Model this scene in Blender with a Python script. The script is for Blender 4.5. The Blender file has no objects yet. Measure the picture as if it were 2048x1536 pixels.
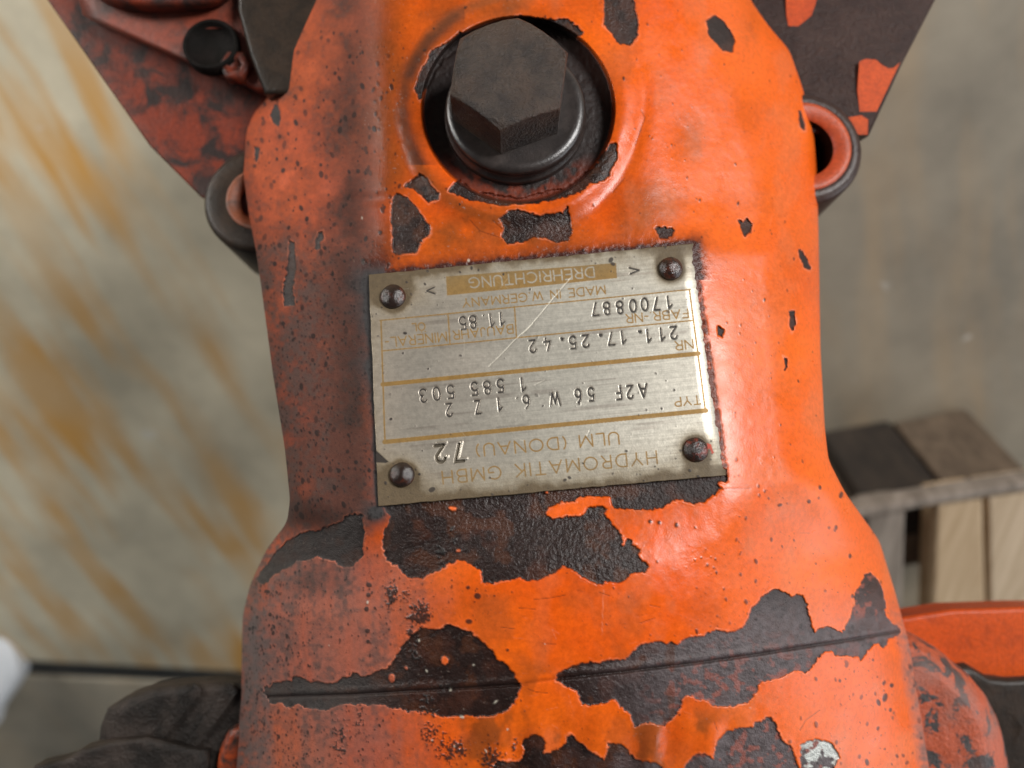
import bpy, math, random
import numpy as np
from mathutils import Vector, Matrix

random.seed(7)
rng = np.random.default_rng(11)
sc = bpy.context.scene
C = sc.collection

# ------------------------------------------------------------------ camera, light, exposure
S = 0.000115                 # metres per unit of the measuring grid (data plate = 75 mm wide)
D = 1510.0                   # camera to data plate, in the same unit (17 cm)
TL = math.radians(30)        # the camera looks down, 30 degrees off the vertical
CAM = Vector((0.0, 0.0, 0.407))
cam_d = bpy.data.cameras.new('camera')
cam = bpy.data.objects.new('camera', cam_d); C.objects.link(cam)
cam.location = CAM
cam.rotation_euler = (-TL, 0, 0)
cam_d.sensor_width = 36.0
cam_d.lens = 36.0 * D / 2048.0
cam_d.clip_start = 0.005
cam_d.clip_end = 50
cam_d.dof.use_dof = True
cam_d.dof.focus_distance = (D - 8) * S
cam_d.dof.aperture_fstop = 7.4
sc.camera = cam
ROT = Matrix.Rotation(-TL, 3, 'X')

w = bpy.data.worlds.new('World'); sc.world = w; w.use_nodes = True
bg = w.node_tree.nodes['Background']
bg.inputs['Color'].default_value = (0.86, 0.93, 1.0, 1)
bg.inputs['Strength'].default_value = 0.06

def area(name, direction, dist, size, size_y, power, color, aim=(1100, 800, 0)):
    l = bpy.data.lights.new(name, 'AREA'); l.shape = 'ELLIPSE'
    l.size = size; l.size_y = size_y; l.energy = power; l.color = color
    o = bpy.data.objects.new(name, l); C.objects.link(o)
    d = (ROT @ Vector(direction)).normalized()
    t = CAM + ROT @ Vector(((aim[0]-1024)*S, -(aim[1]-768)*S, (aim[2]-D)*S))
    o.location = t + d * dist
    o.rotation_euler = (-d).to_track_quat('-Z', 'Y').to_euler()
    return o
area('window_light', (0.58, 0.36, 0.73), 1.7, 0.62, 0.62, 29, (1.0, 0.98, 0.96))
area('door_light', (0.97, -0.25, 0.22), 1.6, 1.2, 1.2, 10, (0.93, 0.96, 1.0))
rl = area('left_floor_beam', (-0.75, 0.40, 0.55), 1.35, 0.6, 0.6, 1.25, (1.0, 0.97, 0.92), (-330, 330, -2400))  # added unseen lamp, a narrow beam to brighten the left floor
rl.data.spread = math.radians(46)
area('far_window', (-0.95, 0.1, 0.25), 1.8, 1.0, 1.0, 2, (0.92, 0.96, 1.0))

vs = sc.view_settings
vs.view_transform = 'Standard'; vs.look = 'None'; vs.exposure = 0.0; vs.gamma = 1.0
sc.render.resolution_x = 1024; sc.render.resolution_y = 768

# ------------------------------------------------------------------ helpers
def W3(u, v, z):
    """grid position (u right, v down, z towards the viewer) -> world metres, arrays allowed"""
    k = (D - z) / D
    X = (u - 1024.0) * k * S; Y = -(v - 768.0) * k * S; Z = (z - D) * S + 0 * X
    c, s = math.cos(TL), math.sin(TL)
    return np.stack([X + CAM.x, Y * c + Z * s + CAM.y, -Y * s + Z * c + CAM.z], -1)

def Wp(u, v, z):
    return Vector(W3(np.float64(u), np.float64(v), np.float64(z)).tolist())

def on_level(u, v, h):
    """where the sight line through (u, v) meets the horizontal plane at height h"""
    d = ROT @ Vector(((u - 1024) / D, -(v - 768) / D, -1.0))
    return CAM + d * ((h - CAM.z) / d.z)

def mesh_np(name, verts, quads, mat, parent=None, smooth=True, attrs=None, tris=None):
    me = bpy.data.meshes.new(name)
    n = len(verts)
    me.vertices.add(n); me.vertices.foreach_set('co', np.asarray(verts, np.float32).ravel())
    faces = np.asarray(quads, np.int32)
    m = len(faces); k = faces.shape[1]
    me.loops.add(m * k); me.loops.foreach_set('vertex_index', faces.ravel())
    me.polygons.add(m)
    me.polygons.foreach_set('loop_start', np.arange(0, m * k, k, dtype=np.int32))
    me.polygons.foreach_set('loop_total', np.full(m, k, np.int32))
    me.polygons.foreach_set('use_smooth', np.full(m, smooth, bool))
    me.update(calc_edges=True)
    for an, arr in (attrs or {}).items():
        a = me.attributes.new(an, 'FLOAT_COLOR', 'POINT')
        a.data.foreach_set('color', np.asarray(arr, np.float32).ravel())
    me.materials.append(mat)
    o = bpy.data.objects.new(name, me); C.objects.link(o)
    if parent: o.parent = parent
    return o

def mesh_py(name, verts, faces, mat, parent=None, smooth=True, bevel=0, segs=3):
    me = bpy.data.meshes.new(name)
    me.from_pydata([tuple(v) for v in verts], [], faces); me.update()
    for p in me.polygons: p.use_smooth = smooth
    me.materials.append(mat)
    o = bpy.data.objects.new(name, me); C.objects.link(o)
    if parent: o.parent = parent
    if bevel:
        b = o.modifiers.new('bevel', 'BEVEL'); b.width = bevel; b.segments = segs; b.limit_method = 'ANGLE'
        b.angle_limit = math.radians(35)
    return o

def ss(x, a, b):
    t = np.clip((x - a) / (b - a), 0, 1); return t * t * (3 - 2 * t)

def gsmooth(a, n):
    k = np.exp(-0.5 * (np.arange(-3 * n, 3 * n + 1) / n) ** 2); k /= k.sum()
    return np.convolve(np.pad(a, 3 * n, mode='edge'), k, 'valid')

class Raster:
    """hand-painted wear maps on a regular grid"""
    def __init__(s, u0, u1, v0, v1, step=1.0):
        s.u0, s.v0, s.st = u0, v0, step
        s.W = int((u1 - u0) / step) + 1; s.H = int((v1 - v0) / step) + 1
        s.u = u0 + np.arange(s.W) * step; s.v = v0 + np.arange(s.H) * step
        s.U, s.V = np.meshgrid(s.u.astype(np.float32), s.v.astype(np.float32))
    def noise(s, su, sv=None, shear=0.0, seed=None):
        sv = sv or su
        r = np.random.default_rng(seed) if seed is not None else rng
        V = s.V - s.v0 + shear * (s.U - s.u0)
        V = V - V.min()
        U = s.U - s.u0
        gx = U / su; gy = V / sv
        g = r.random((int(gy.max()) + 3, int(gx.max()) + 3)).astype(np.float32)
        ix = gx.astype(np.int32); iy = gy.astype(np.int32)
        fx = gx - ix; fy = gy - iy
        fx = fx * fx * (3 - 2 * fx); fy = fy * fy * (3 - 2 * fy)
        return (g[iy, ix] * (1 - fx) + g[iy, ix + 1] * fx) * (1 - fy) + (g[iy + 1, ix] * (1 - fx) + g[iy + 1, ix + 1] * fx) * fy
    def fbm(s, su, sv=None, oct=4, shear=0.0, gain=0.5):
        sv = sv or su
        out = 0; amp = 1; tot = 0
        for i in range(oct):
            out = out + amp * s.noise(max(su, 1.01), max(sv, 1.01), shear); tot += amp
            amp *= gain; su /= 2.03; sv /= 2.03
        return out / tot
    def zeros(s): return np.zeros((s.H, s.W), np.float32)
    def win(s, x0, x1, y0, y1):
        a = max(0, int((x0 - s.u0) / s.st)); b = min(s.W, int((x1 - s.u0) / s.st) + 2)
        c = max(0, int((y0 - s.v0) / s.st)); d = min(s.H, int((y1 - s.v0) / s.st) + 2)
        return slice(c, d), slice(a, b)
    def poly_sd(s, pts, pad=14):
        """signed distance (positive inside) in a window"""
        p = np.array(pts, np.float32)
        sl = s.win(p[:, 0].min() - pad, p[:, 0].max() + pad, p[:, 1].min() - pad, p[:, 1].max() + pad)
        X, Y = s.U[sl], s.V[sl]
        d = np.full(X.shape, 1e9, np.float32); inside = np.zeros(X.shape, bool)
        n = len(p)
        for i in range(n):
            ax, ay = p[i]; bx, by = p[(i + 1) % n]
            ex, ey = bx - ax, by - ay; L = ex * ex + ey * ey + 1e-9
            t = np.clip(((X - ax) * ex + (Y - ay) * ey) / L, 0, 1)
            d = np.minimum(d, (X - ax - t * ex) ** 2 + (Y - ay - t * ey) ** 2)
            c = ((ay > Y) != (by > Y)) & (X < ex * (Y - ay) / (ey + (1e-9 if ey >= 0 else -1e-9)) + ax)
            inside ^= c
        d = np.sqrt(d)
        return sl, np.where(inside, d, -d)
    def line_d(s, pts, pad=12):
        p = np.array(pts, np.float32)
        sl = s.win(p[:, 0].min() - pad, p[:, 0].max() + pad, p[:, 1].min() - pad, p[:, 1].max() + pad)
        X, Y = s.U[sl], s.V[sl]
        d = np.full(X.shape, 1e9, np.float32)
        for i in range(len(p) - 1):
            ax, ay = p[i]; bx, by = p[i + 1]
            ex, ey = bx - ax, by - ay; L = ex * ex + ey * ey + 1e-9
            t = np.clip(((X - ax) * ex + (Y - ay) * ey) / L, 0, 1)
            d = np.minimum(d, (X - ax - t * ex) ** 2 + (Y - ay - t * ey) ** 2)
        return sl, np.sqrt(d)
    def dot(s, arr, x, y, rx, ry, ang, val, soft=0.8):
        r = max(rx, ry) + 2
        sl = s.win(x - r, x + r, y - r, y + r)
        X, Y = s.U[sl] - x, s.V[sl] - y
        if X.size == 0: return
        c, q = math.cos(ang), math.sin(ang)
        e = np.hypot((X * c + Y * q) / rx, (-X * q + Y * c) / ry)
        m = np.clip((1 - e) * min(rx, ry) / soft + 0.5, 0, 1) * val
        arr[sl] = np.maximum(arr[sl], m)
    def sample(s, arr, u, v):
        x = np.clip((u - s.u0) / s.st, 0, s.W - 1.001); y = np.clip((v - s.v0) / s.st, 0, s.H - 1.001)
        ix = x.astype(np.int32); iy = y.astype(np.int32); fx = x - ix; fy = y - iy
        if arr.ndim == 3: fx = fx[..., None]; fy = fy[..., None]
        return (arr[iy, ix] * (1 - fx) + arr[iy, ix + 1] * fx) * (1 - fy) + (arr[iy + 1, ix] * (1 - fx) + arr[iy + 1, ix + 1] * fx) * fy

# ------------------------------------------------------------------ materials
def new_mat(name):
    m = bpy.data.materials.new(name); m.use_nodes = True
    return m, m.node_tree, m.node_tree.nodes['Principled BSDF']

def N(nt, kind, **kw):
    n = nt.nodes.new(kind)
    for k, v in kw.items(): setattr(n, k, v)
    return n

def coords(nt):
    g = N(nt, 'ShaderNodeNewGeometry'); return g.outputs['Position']

def noise_node(nt, scale, detail=4, rough=0.55, vec=None, dist=0.0):
    n = N(nt, 'ShaderNodeTexNoise'); n.inputs['Scale'].default_value = scale
    n.inputs['Detail'].default_value = detail; n.inputs['Roughness'].default_value = rough
    n.inputs['Distortion'].default_value = dist
    nt.links.new(vec if vec is not None else coords(nt), n.inputs['Vector'])
    return n.outputs['Fac']

def ramp(nt, fac, stops):
    r = N(nt, 'ShaderNodeValToRGB'); e = r.color_ramp.elements
    while len(e) < len(stops): e.new(0.5)
    for i, (p, c) in enumerate(stops):
        e[i].position = p; e[i].color = (c[0], c[1], c[2], 1) if hasattr(c, '__len__') else (c, c, c, 1)
    nt.links.new(fac, r.inputs['Fac']); return r.outputs['Color']

def mixc(nt, fac, a, b, mode='MIX'):
    m = N(nt, 'ShaderNodeMix', data_type='RGBA', blend_type=mode)
    for s, x in ((m.inputs[0], fac), (m.inputs[6], a), (m.inputs[7], b)):
        if isinstance(x, (int, float)): s.default_value = x
        elif hasattr(x, '__len__'): s.default_value = (x[0], x[1], x[2], 1)
        else: nt.links.new(x, s)
    return m.outputs[2]

def bump(nt, bs, h, strength, dist):
    b = N(nt, 'ShaderNodeBump'); b.inputs['Distance'].default_value = dist
    if isinstance(strength, (int, float)): b.inputs['Strength'].default_value = strength
    else: nt.links.new(strength, b.inputs['Strength'])
    nt.links.new(h, b.inputs['Height']); nt.links.new(b.outputs['Normal'], bs.inputs['Normal'])

def worn_mat(name, ior=1.5):
    """surface whose coat colour, roughness, relief and bare metal come from the wear maps"""
    m, nt, bs = new_mat(name)
    a = N(nt, 'ShaderNodeAttribute', attribute_name='coat')
    s = N(nt, 'ShaderNodeAttribute', attribute_name='surf')
    sep = N(nt, 'ShaderNodeSeparateColor'); nt.links.new(s.outputs['Color'], sep.inputs['Color'])
    n = noise_node(nt, 900, 5, 0.65)
    v = ramp(nt, n, [(0.25, 0.78), (0.75, 1.18)])
    nt.links.new(mixc(nt, 1.0, a.outputs['Color'], v, 'MULTIPLY'), bs.inputs['Base Color'])
    nt.links.new(sep.outputs[0], bs.inputs['Roughness'])
    nt.links.new(sep.outputs[2], bs.inputs['Metallic'])
    bs.inputs['IOR'].default_value = ior
    bs.inputs['Specular IOR Level'].default_value = 0.36
    fine = noise_node(nt, 2600, 3, 0.6)
    bump(nt, bs, fine, sep.outputs[1], 0.00025)
    return m

def mottled(name, c1, c2, lo, hi, scale, rough=0.5, c3=None, seed=(0, 0, 0), bstr=0.3, spec=0.5):
    """paint c1 broken by patches of c2, a little c3 dust on top"""
    m, nt, bs = new_mat(name)
    mp = N(nt, 'ShaderNodeMapping'); nt.links.new(coords(nt), mp.inputs['Vector'])
    mp.inputs['Location'].default_value = seed
    f = noise_node(nt, scale, 6, 0.62, mp.outputs['Vector'], 0.4)
    k = ramp(nt, f, [(lo, 0.0), (hi, 1.0)])
    col = mixc(nt, k, c1, c2)
    g = noise_node(nt, scale * 7, 4, 0.7, mp.outputs['Vector'])
    col = mixc(nt, 1.0, col, ramp(nt, g, [(0.3, 0.7), (0.7, 1.2)]), 'MULTIPLY')
    if c3:
        dd = noise_node(nt, scale * 0.6, 3, 0.5, mp.outputs['Vector'])
        col = mixc(nt, ramp(nt, dd, [(0.45, 0.0), (0.75, 0.6)]), col, c3)
    nt.links.new(col, bs.inputs['Base Color'])
    bs.inputs['Roughness'].default_value = rough
    bs.inputs['Specular IOR Level'].default_value = spec
    bump(nt, bs, g, bstr, 0.0006)
    return m

ORANGE = (0.78, 0.108, 0.005)
PRIMER = (0.022, 0.012, 0.010)
M_HOUS = worn_mat('peeling_orange_paint')
M_PLATE = worn_mat('brushed_aluminium_plate')
M_DARK = mottled('oily_dark_steel', (0.024, 0.016, 0.013), (0.066, 0.044, 0.032), 0.40, 0.64, 170, 0.36, (0.070, 0.036, 0.020), (0, 0, 0), 1.0, 0.45)
M_COLLAR = mottled('worn_collar_steel', (0.022, 0.016, 0.014), (0.045, 0.034, 0.030), 0.4, 0.65, 200, 0.30, None, (0, 2, 0), 0.15, 0.8)
M_RIVET = mottled('rusty_rivet', (0.022, 0.012, 0.009), (0.085, 0.022, 0.010), 0.48, 0.66, 380, 0.16, None, (0, 3, 1), 0.30, 0.9)
M_RIVET2 = mottled('red_painted_rivet', (0.022, 0.012, 0.009), (0.17, 0.024, 0.012), 0.48, 0.58, 300, 0.2, None, (6, 3, 1), 0.4, 0.8)
M_FLANGE = mottled('dirty_red_flange', (0.20, 0.028, 0.009), (0.022, 0.012, 0.010), 0.42, 0.60, 120, 0.5, (0.06, 0.030, 0.024), (0, 0, 0), 0.3, 0.3)
M_FLANGE_DUST = mottled('dusty_red_lip', (0.24, 0.050, 0.026), (0.06, 0.036, 0.030), 0.46, 0.66, 110, 0.5, (0.13, 0.08, 0.068), (3, 1, 2))
M_BOSS = mottled('bare_boss', (0.024, 0.017, 0.012), (0.045, 0.028, 0.018), 0.4, 0.7, 150, 0.38, None, (0, 0, 0), 0.3, 0.3)
M_PRIMER = mottled('brown_primer', (0.036, 0.019, 0.016), (0.055, 0.030, 0.024), 0.4, 0.6, 110, 0.30, None, (1, 5, 2), 0.9, 0.16)
M_PRIMER2 = mottled('brown_primer_boss', (0.040, 0.022, 0.018), (0.058, 0.034, 0.027), 0.4, 0.6, 110, 0.34, None, (1, 5, 2), 0.3, 0.35)
M_ORANGE = mottled('orange_paint', ORANGE, (0.5, 0.06, 0.01), 0.5, 0.75, 90, 0.35)
M_FLAKE = mottled('orange_flake', (0.58, 0.075, 0.008), (0.46, 0.055, 0.008), 0.45, 0.7, 160, 0.5, None, (0, 0, 0), 0.2, 0.15)
M_SHAD = mottled('bore_shade', (0.006, 0.005, 0.004), (0.012, 0.009, 0.008), 0.4, 0.7, 200, 0.7, None, (0, 0, 0), 0.3, 0.1)  # near-black colour stands in for the shade inside holes

# ------------------------------------------------------------------ the hydraulic motor
motor = bpy.data.objects.new('hydraulic_motor', None); C.objects.link(motor)
motor.empty_display_size = 0.05
motor['label'] = 'orange hydraulic motor with peeling paint, riveted data plate and hexagonal plug'
motor['category'] = 'hydraulic motor'

def tilt(v): return (v - 750.0) * 0.23

LT = [(-260, 640), (-60, 625), (0, 610), (100, 556), (190, 540), (225, 508), (260, 492), (350, 487), (430, 498), (500, 512), (600, 526), (750, 546), (900, 570),
      (1000, 580), (1045, 574), (1100, 532), (1170, 500), (1230, 485), (1400, 482), (1536, 470), (1640, 462), (1800, 455)]
RT = [(-260, 1470), (-60, 1490), (0, 1510), (50, 1545), (100, 1590), (180, 1615), (260, 1628), (350, 1634), (500, 1638), (700, 1641), (860, 1650), (920, 1657),
      (985, 1690), (1080, 1758), (1180, 1789), (1300, 1822), (1420, 1843), (1536, 1862), (1640, 1875), (1800, 1890)]
vv = np.arange(-300, 1860, 1.0)
Lv = gsmooth(np.interp(vv, *zip(*LT)), 9); Rv = gsmooth(np.interp(vv, *zip(*RT)), 9)
def Lf(v): return np.interp(v, vv, Lv)
def Rf(v): return np.interp(v, vv, Rv)
xl_t = gsmooth(np.interp(vv, [-260, 300, 480, 530, 1000, 1800], [772, 770, 765, 728, 742, 742]), 10)
xr_t = gsmooth(np.interp(vv, [-260, 100, 400, 455, 500, 950, 1000, 1800], [1280, 1296, 1312, 1335, 1405, 1466, 1470, 1470]), 10)

z0_t = gsmooth(np.interp(vv, [900, 1100, 1180, 1300, 1420, 1600, 1800], [70, 104, 116, 122, 120, 108, 80]), 40)
def softplus(x, wd): return wd * np.logaddexp(0, x / wd)

HC = (1036.0, 219.0)       # counterbore of the plug

def surf_z(u, v):
    L, R = Lf(v), Rf(v)
    xl = np.interp(v, vv, xl_t); xr = np.interp(v, vv, xr_t)
    neck = tilt(v) - 0.50 * softplus(xl - u, 14) - 0.36 * softplus(u - xr, 20)
    def drop(d, r):
        e = np.clip(r - np.clip(d, 0, None), 0, r); return r - np.sqrt(np.maximum(r * r - e * e, 0))
    rl = np.interp(v, [100, 250, 450, 1000], [120, 150, 95, 80]); rr = np.interp(v, [0, 200, 450, 1000], [190, 170, 120, 95])
    neck = neck - drop(u - L, rl) - drop(R - u, rr)
    c = (L + R) / 2; a = (R - L) / 2
    s = np.clip(np.abs((u - c) / a), 0, 1)
    z0 = np.interp(v, vv, z0_t)
    bulge = z0 - 430 * (1 - np.maximum(1 - s ** 2.25, 0) ** (1 / 2.25))
    k = np.clip((v + 45 * ss(u, 1380, 1650) + 20 * ss(-u, -760, -560) - 985) / 205, 0, 1)
    k = k * k * k * (k * (k * 6 - 15) + 10)
    z = neck * (1 - k) + bulge * k
    z = z - np.clip((-70 - v) / 200, 0, 1) ** 2 * 330 - np.clip((v - 1600) / 200, 0, 1) ** 2 * 380
    # soft cast dents either side of the boss
    z = z - 4 * np.exp(-((u - 1376) / 40) ** 2 - ((v - 262) / 60) ** 2)
    z = z - 4 * np.exp(-((u - 725) / 45) ** 2 - ((v - 280) / 50) ** 2)
    z = z - 6 * np.exp(-((u - 735 - (v - 400) * -1.1) / 60) ** 2 - ((v - 400) / 14) ** 2)
    # boss and counterbore
    r = np.hypot((u - HC[0]) / 1.0, (v - HC[1]) / 0.965)
    th = np.arctan2(v - HC[1], u - HC[0])
    rj = r + 5 * np.sin(2 * th + 0.7) + 3 * np.sin(5 * th)
    z = z + 10 * (1 - ss(rj, 200, 275)) - 2.0 * (1 + 0.7 * np.sin(3 * th + 1)) * np.exp(-((rj - 254) / 13) ** 2)
    z = z + (3.5 + 2 * np.sin(2 * th - 0.5)) * np.exp(-((rj - 218) / 17) ** 2)
    z = z - 46 * (1 - ss(r, 188, 195))
    # wavy lower rim
    wv = ss(v, 1415, 1490) * (1 - ss(np.abs(u - 1180), 250, 340))
    z = z + wv * (5.5 * np.sin(u / 17.0 + 0.8 * np.sin(u / 41.0)) + 3 * np.sin(u / 9.3 + v / 30))
    return z

# --- wear maps of the housing
Ra = Raster(430, 1910, -40, 1600)
U, V = Ra.U, Ra.V
warp_a = (Ra.fbm(16, oct=3) - 0.5); warp_b = (Ra.fbm(5, oct=2) - 0.5)
peel_sd = np.full((Ra.H, Ra.W), -60.0, np.float32)
bare_sd = np.full((Ra.H, Ra.W), -60.0, np.float32)
PE = {}
PE['shoulder'] = [(510,1160),(525,1137),(541,1121),(551,1102),(574,1082),(596,1068),(613,1061),(633,1062),(648,1057),(670,1049),(688,1037),(707,1029),(723,1028),(728,1047),(729,1064),(727,1088),(728,1109),(717,1123),(703,1135),(688,1135),(674,1130),(670,1121),(656,1121),(641,1117),(635,1113),(615,1119),(594,1121),(582,1133),(566,1141),(547,1150),(537,1164),(525,1168)]
PE['below_plate'] = [(781,1033),(777,1051),(770,1061),(764,1082),(767,1109),(773,1121),(793,1133),(805,1148),(822,1156),(840,1156),(863,1148),(891,1135),(910,1120),(929,1120),(951,1136),(964,1143),(962,1167),(982,1169),(1003,1162),(1021,1161),(1041,1156),(1056,1161),(1074,1162),(1095,1151),(1113,1143),(1128,1130),(1146,1143),(1173,1157),(1185,1167),(1207,1169),(1211,1163),(1236,1166),(1252,1159),(1265,1149),(1287,1146),(1296,1132),(1283,1120),(1279,1102),(1265,1085),(1255,1078),(1247,1089),(1244,1073),(1230,1053),(1218,1038),(1209,1028),(1216,1018),(1203,1012),(1177,1016),(1168,1032),(1134,1034),(1105,1038),(1089,1028),(1097,1014),(1125,1005),(1150,1005),(1160,995),(1197,993),(1220,995),(1228,1016),(1244,1018),(1263,1020),(1287,1019),(1303,1021),(1322,1017),(1342,1008),(1355,999),(1369,1002),(1387,1008),(1408,1004),(1430,992),(1445,978),(1437,967),(1455,961),(1452,940),(1200,960),(960,985),(800,1005),(762,1010)]
PE['leaf_a'] = [(525,1386),(529,1375),(543,1371),(547,1366),(562,1365),(566,1362),(574,1361),(583,1361),(586,1353),(602,1351),(611,1358),(621,1365),(639,1364),(656,1368),(672,1362),(687,1355),(699,1354),(705,1346),(717,1347),(723,1354),(740,1353),(748,1345),(760,1338),(771,1336),(783,1324),(797,1308),(802,1295),(811,1283),(825,1267),(839,1257),(859,1259),(882,1256),(896,1250),(917,1255),(941,1265),(952,1275),(972,1289),(986,1306),(993,1316),(1011,1328),(1027,1345),(1036,1365),(1045,1373),(1036,1388),(1029,1406),(1011,1420),(986,1432),(962,1435),(937,1433),(909,1434),(878,1430),(859,1425),(835,1424),(816,1422),(800,1416),(787,1416),(768,1412),(752,1410),(734,1413),(721,1408),(711,1411),(693,1408),(676,1413),(664,1417),(654,1423),(639,1422),(631,1418),(615,1416),(597,1408),(588,1415),(574,1414),(560,1406),(549,1409),(541,1407),(537,1396)]
PE['leaf_b'] = [(1112,1363),(1112,1345),(1123,1341),(1145,1332),(1164,1327),(1209,1323),(1241,1320),(1256,1317),(1262,1306),(1280,1291),(1305,1283),(1325,1283),(1332,1287),(1342,1284),(1354,1288),(1370,1277),(1389,1271),(1411,1276),(1416,1265),(1432,1259),(1455,1263),(1475,1259),(1489,1249),(1497,1235),(1503,1216),(1520,1196),(1542,1181),(1559,1179),(1573,1186),(1581,1192),(1593,1185),(1606,1192),(1616,1208),(1616,1222),(1620,1237),(1624,1255),(1630,1265),(1643,1253),(1655,1255),(1673,1260),(1684,1265),(1694,1243),(1704,1228),(1710,1192),(1720,1169),(1729,1148),(1741,1144),(1755,1159),(1766,1181),(1770,1208),(1772,1234),(1782,1247),(1800,1255),(1802,1265),(1794,1270),(1778,1278),(1774,1290),(1766,1296),(1759,1286),(1747,1286),(1737,1302),(1721,1319),(1718,1312),(1706,1314),(1684,1311),(1671,1310),(1663,1302),(1643,1308),(1637,1319),(1624,1337),(1610,1346),(1596,1339),(1577,1347),(1559,1355),(1540,1360),(1521,1363),(1520,1369),(1511,1384),(1499,1398),(1495,1403),(1470,1411),(1452,1413),(1426,1412),(1418,1401),(1393,1398),(1385,1392),(1368,1392),(1362,1418),(1350,1433),(1330,1453),(1315,1447),(1291,1445),(1270,1452),(1260,1429),(1246,1418),(1237,1408),(1230,1398),(1209,1406),(1186,1409),(1163,1410),(1158,1390),(1153,1382),(1137,1377),(1123,1365)]
PE['rim_a'] = [(1046,1478),(1060,1471),(1081,1472),(1091,1486),(1087,1506),(1112,1500),(1130,1488),(1132,1472),(1144,1468),(1159,1484),(1177,1498),(1188,1507),(1209,1521),(1213,1507),(1217,1486),(1241,1488),(1254,1496),(1260,1509),(1272,1519),(1295,1525),(1317,1529),(1350,1560),(1350,1640),(960,1640),(984,1540),(995,1522),(1020,1524),(1038,1525),(1050,1506),(1044,1490)]
PE['rim_b'] = [(1427,1519),(1434,1484),(1455,1464),(1477,1456),(1505,1452),(1509,1443),(1523,1443),(1531,1437),(1542,1437),(1552,1448),(1557,1464),(1567,1481),(1582,1495),(1591,1514),(1594,1527),(1602,1545),(1602,1640),(1366,1640),(1368,1536),(1388,1512),(1408,1506)]
PE['chip_a'] = [(785,393),(793,387),(815,396),(832,413),(846,435),(860,457),(859,469),(842,486),(834,506),(798,511),(785,506),(783,467),(782,423)]
PE['chip_b'] = [(812,367),(827,359),(839,347),(854,357),(864,374),(878,386),(876,398),(856,406),(842,393),(827,379),(810,374)]
PE['chip_c'] = [(998,437),(1015,420),(1037,418),(1054,425),(1081,432),(1100,428),(1125,425),(1135,413),(1139,432),(1144,467),(1135,481),(1113,487),(1091,476),(1066,476),(1042,486),(1015,489),(1003,472),(1009,457)]
PE['ring_a'] = [(1237,284),(1233,318),(1213,362),(1178,369),(1172,381),(1127,396),(1076,407),(1008,413),(939,402),(898,381),(915,360),(960,385),(1040,395),(1130,375),(1190,330),(1220,285)]
PE['ring_b'] = [(838,205),(830,178),(837,154),(864,103),(919,65),(973,52),(1008,41),(1042,31),(1083,38),(1127,38),(1155,51),(1166,65),(1150,80),(1110,75),(1036,60),(960,75),(890,120),(858,170)]
PE['chip_d'] = [(1209,-40),(1207,51),(1223,68),(1233,85),(1260,92),(1271,79),(1278,51),(1267,0),(1266,-40)]
PE['chip_e'] = [(1413,41),(1430,32),(1447,41),(1461,65),(1471,82),(1466,106),(1447,103),(1427,82),(1415,65)]
PE['chip_f'] = [(1475,440),(1487,446),(1493,437),(1504,448),(1500,465),(1490,475),(1483,460)]
PE['chip_g'] = [(1596,222),(1602,220),(1608,240),(1610,262),(1604,262),(1598,245)]
PE['chip_h'] = [(1596,498),(1606,502),(1618,525),(1620,540),(1608,535),(1600,518)]
PE['chip_i'] = [(578,480),(590,485),(592,530),(586,575),(592,612),(568,612),(566,580),(573,540)]
PE['chip_j'] = [(549,205),(556,212),(561,235),(557,256),(547,246),(541,230)]
PE['chip_k'] = [(636,466),(646,462),(649,474),(640,486),(642,498),(632,500),(628,486)]
PE['chip_l'] = [(508,293),(518,295),(519,315),(512,325),(507,310)]
PE['chip_m'] = [(1578,622),(1590,620),(1592,648),(1584,668),(1578,650)]
PE['chip_n'] = [(1436,652),(1448,660),(1444,674),(1436,668)]
PE['chip_o'] = [(1566,712),(1574,716),(1576,735),(1569,740)]
PE['crumb_a'] = [(1310,455),(1330,452),(1348,462),(1345,475),(1320,478)]
for k, pts in PE.items():
    sl, sd = Ra.poly_sd(pts)
    sm = 0.75 if k.startswith('chip') else 1.0
    sd = sd + sm * (warp_a[sl] * 8 + warp_b[sl] * 5)
    peel_sd[sl] = np.maximum(peel_sd[sl], sd)
# small islands of paint left on the bare patches
for (x, y, rx, ry, a) in [(889,1321,7,8,.3),(783,1356,6,9,.2),(812,1336,3,3,0),(905,1017,8,4,.1),(916,1102,4,3,0),(1093,984,3,3,0)]:
    sl = Ra.win(x - 14, x + 14, y - 14, y + 14)
    e = np.hypot((U[sl] - x) / rx, (V[sl] - y) / ry)
    peel_sd[sl] = np.minimum(peel_sd[sl], (e - 1) * min(rx, ry) + warp_b[sl] * 3)
sl, sd = Ra.poly_sd([(1600,1493),(1613,1482),(1630,1477),(1643,1481),(1664,1489),(1673,1503),(1679,1515),(1668,1533),(1662,1640),(1605,1640),(1600,1540)])
sd = sd + warp_a[sl] * 6 + warp_b[sl] * 5
bare_sd[sl] = np.maximum(bare_sd[sl], sd)
peel_sd = np.maximum(peel_sd, bare_sd)
rr_h = np.hypot(U - HC[0], (V - HC[1]) / 0.965)
hole = 1 - ss(rr_h, 186, 193)
# thin red paint left on the floor of the counterbore
hole_paint = hole * ss(rr_h + 22 * (warp_a * 2), 158, 176) * ss(V, 300, 360)

peel = np.clip(peel_sd / 1.1 + 0.5, 0, 1)
edge_w = 1.2 + 2.6 * Ra.fbm(22, oct=2)
edge = np.clip(1 - np.abs(peel_sd + 1.4) / edge_w, 0, 1) * ss(Ra.fbm(30, oct=3), 0.42, 0.62)
bare = np.clip(bare_sd / 2 + 0.2, 0, 1) * ss(Ra.fbm(14, oct=3), 0.36, 0.46)

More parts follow.
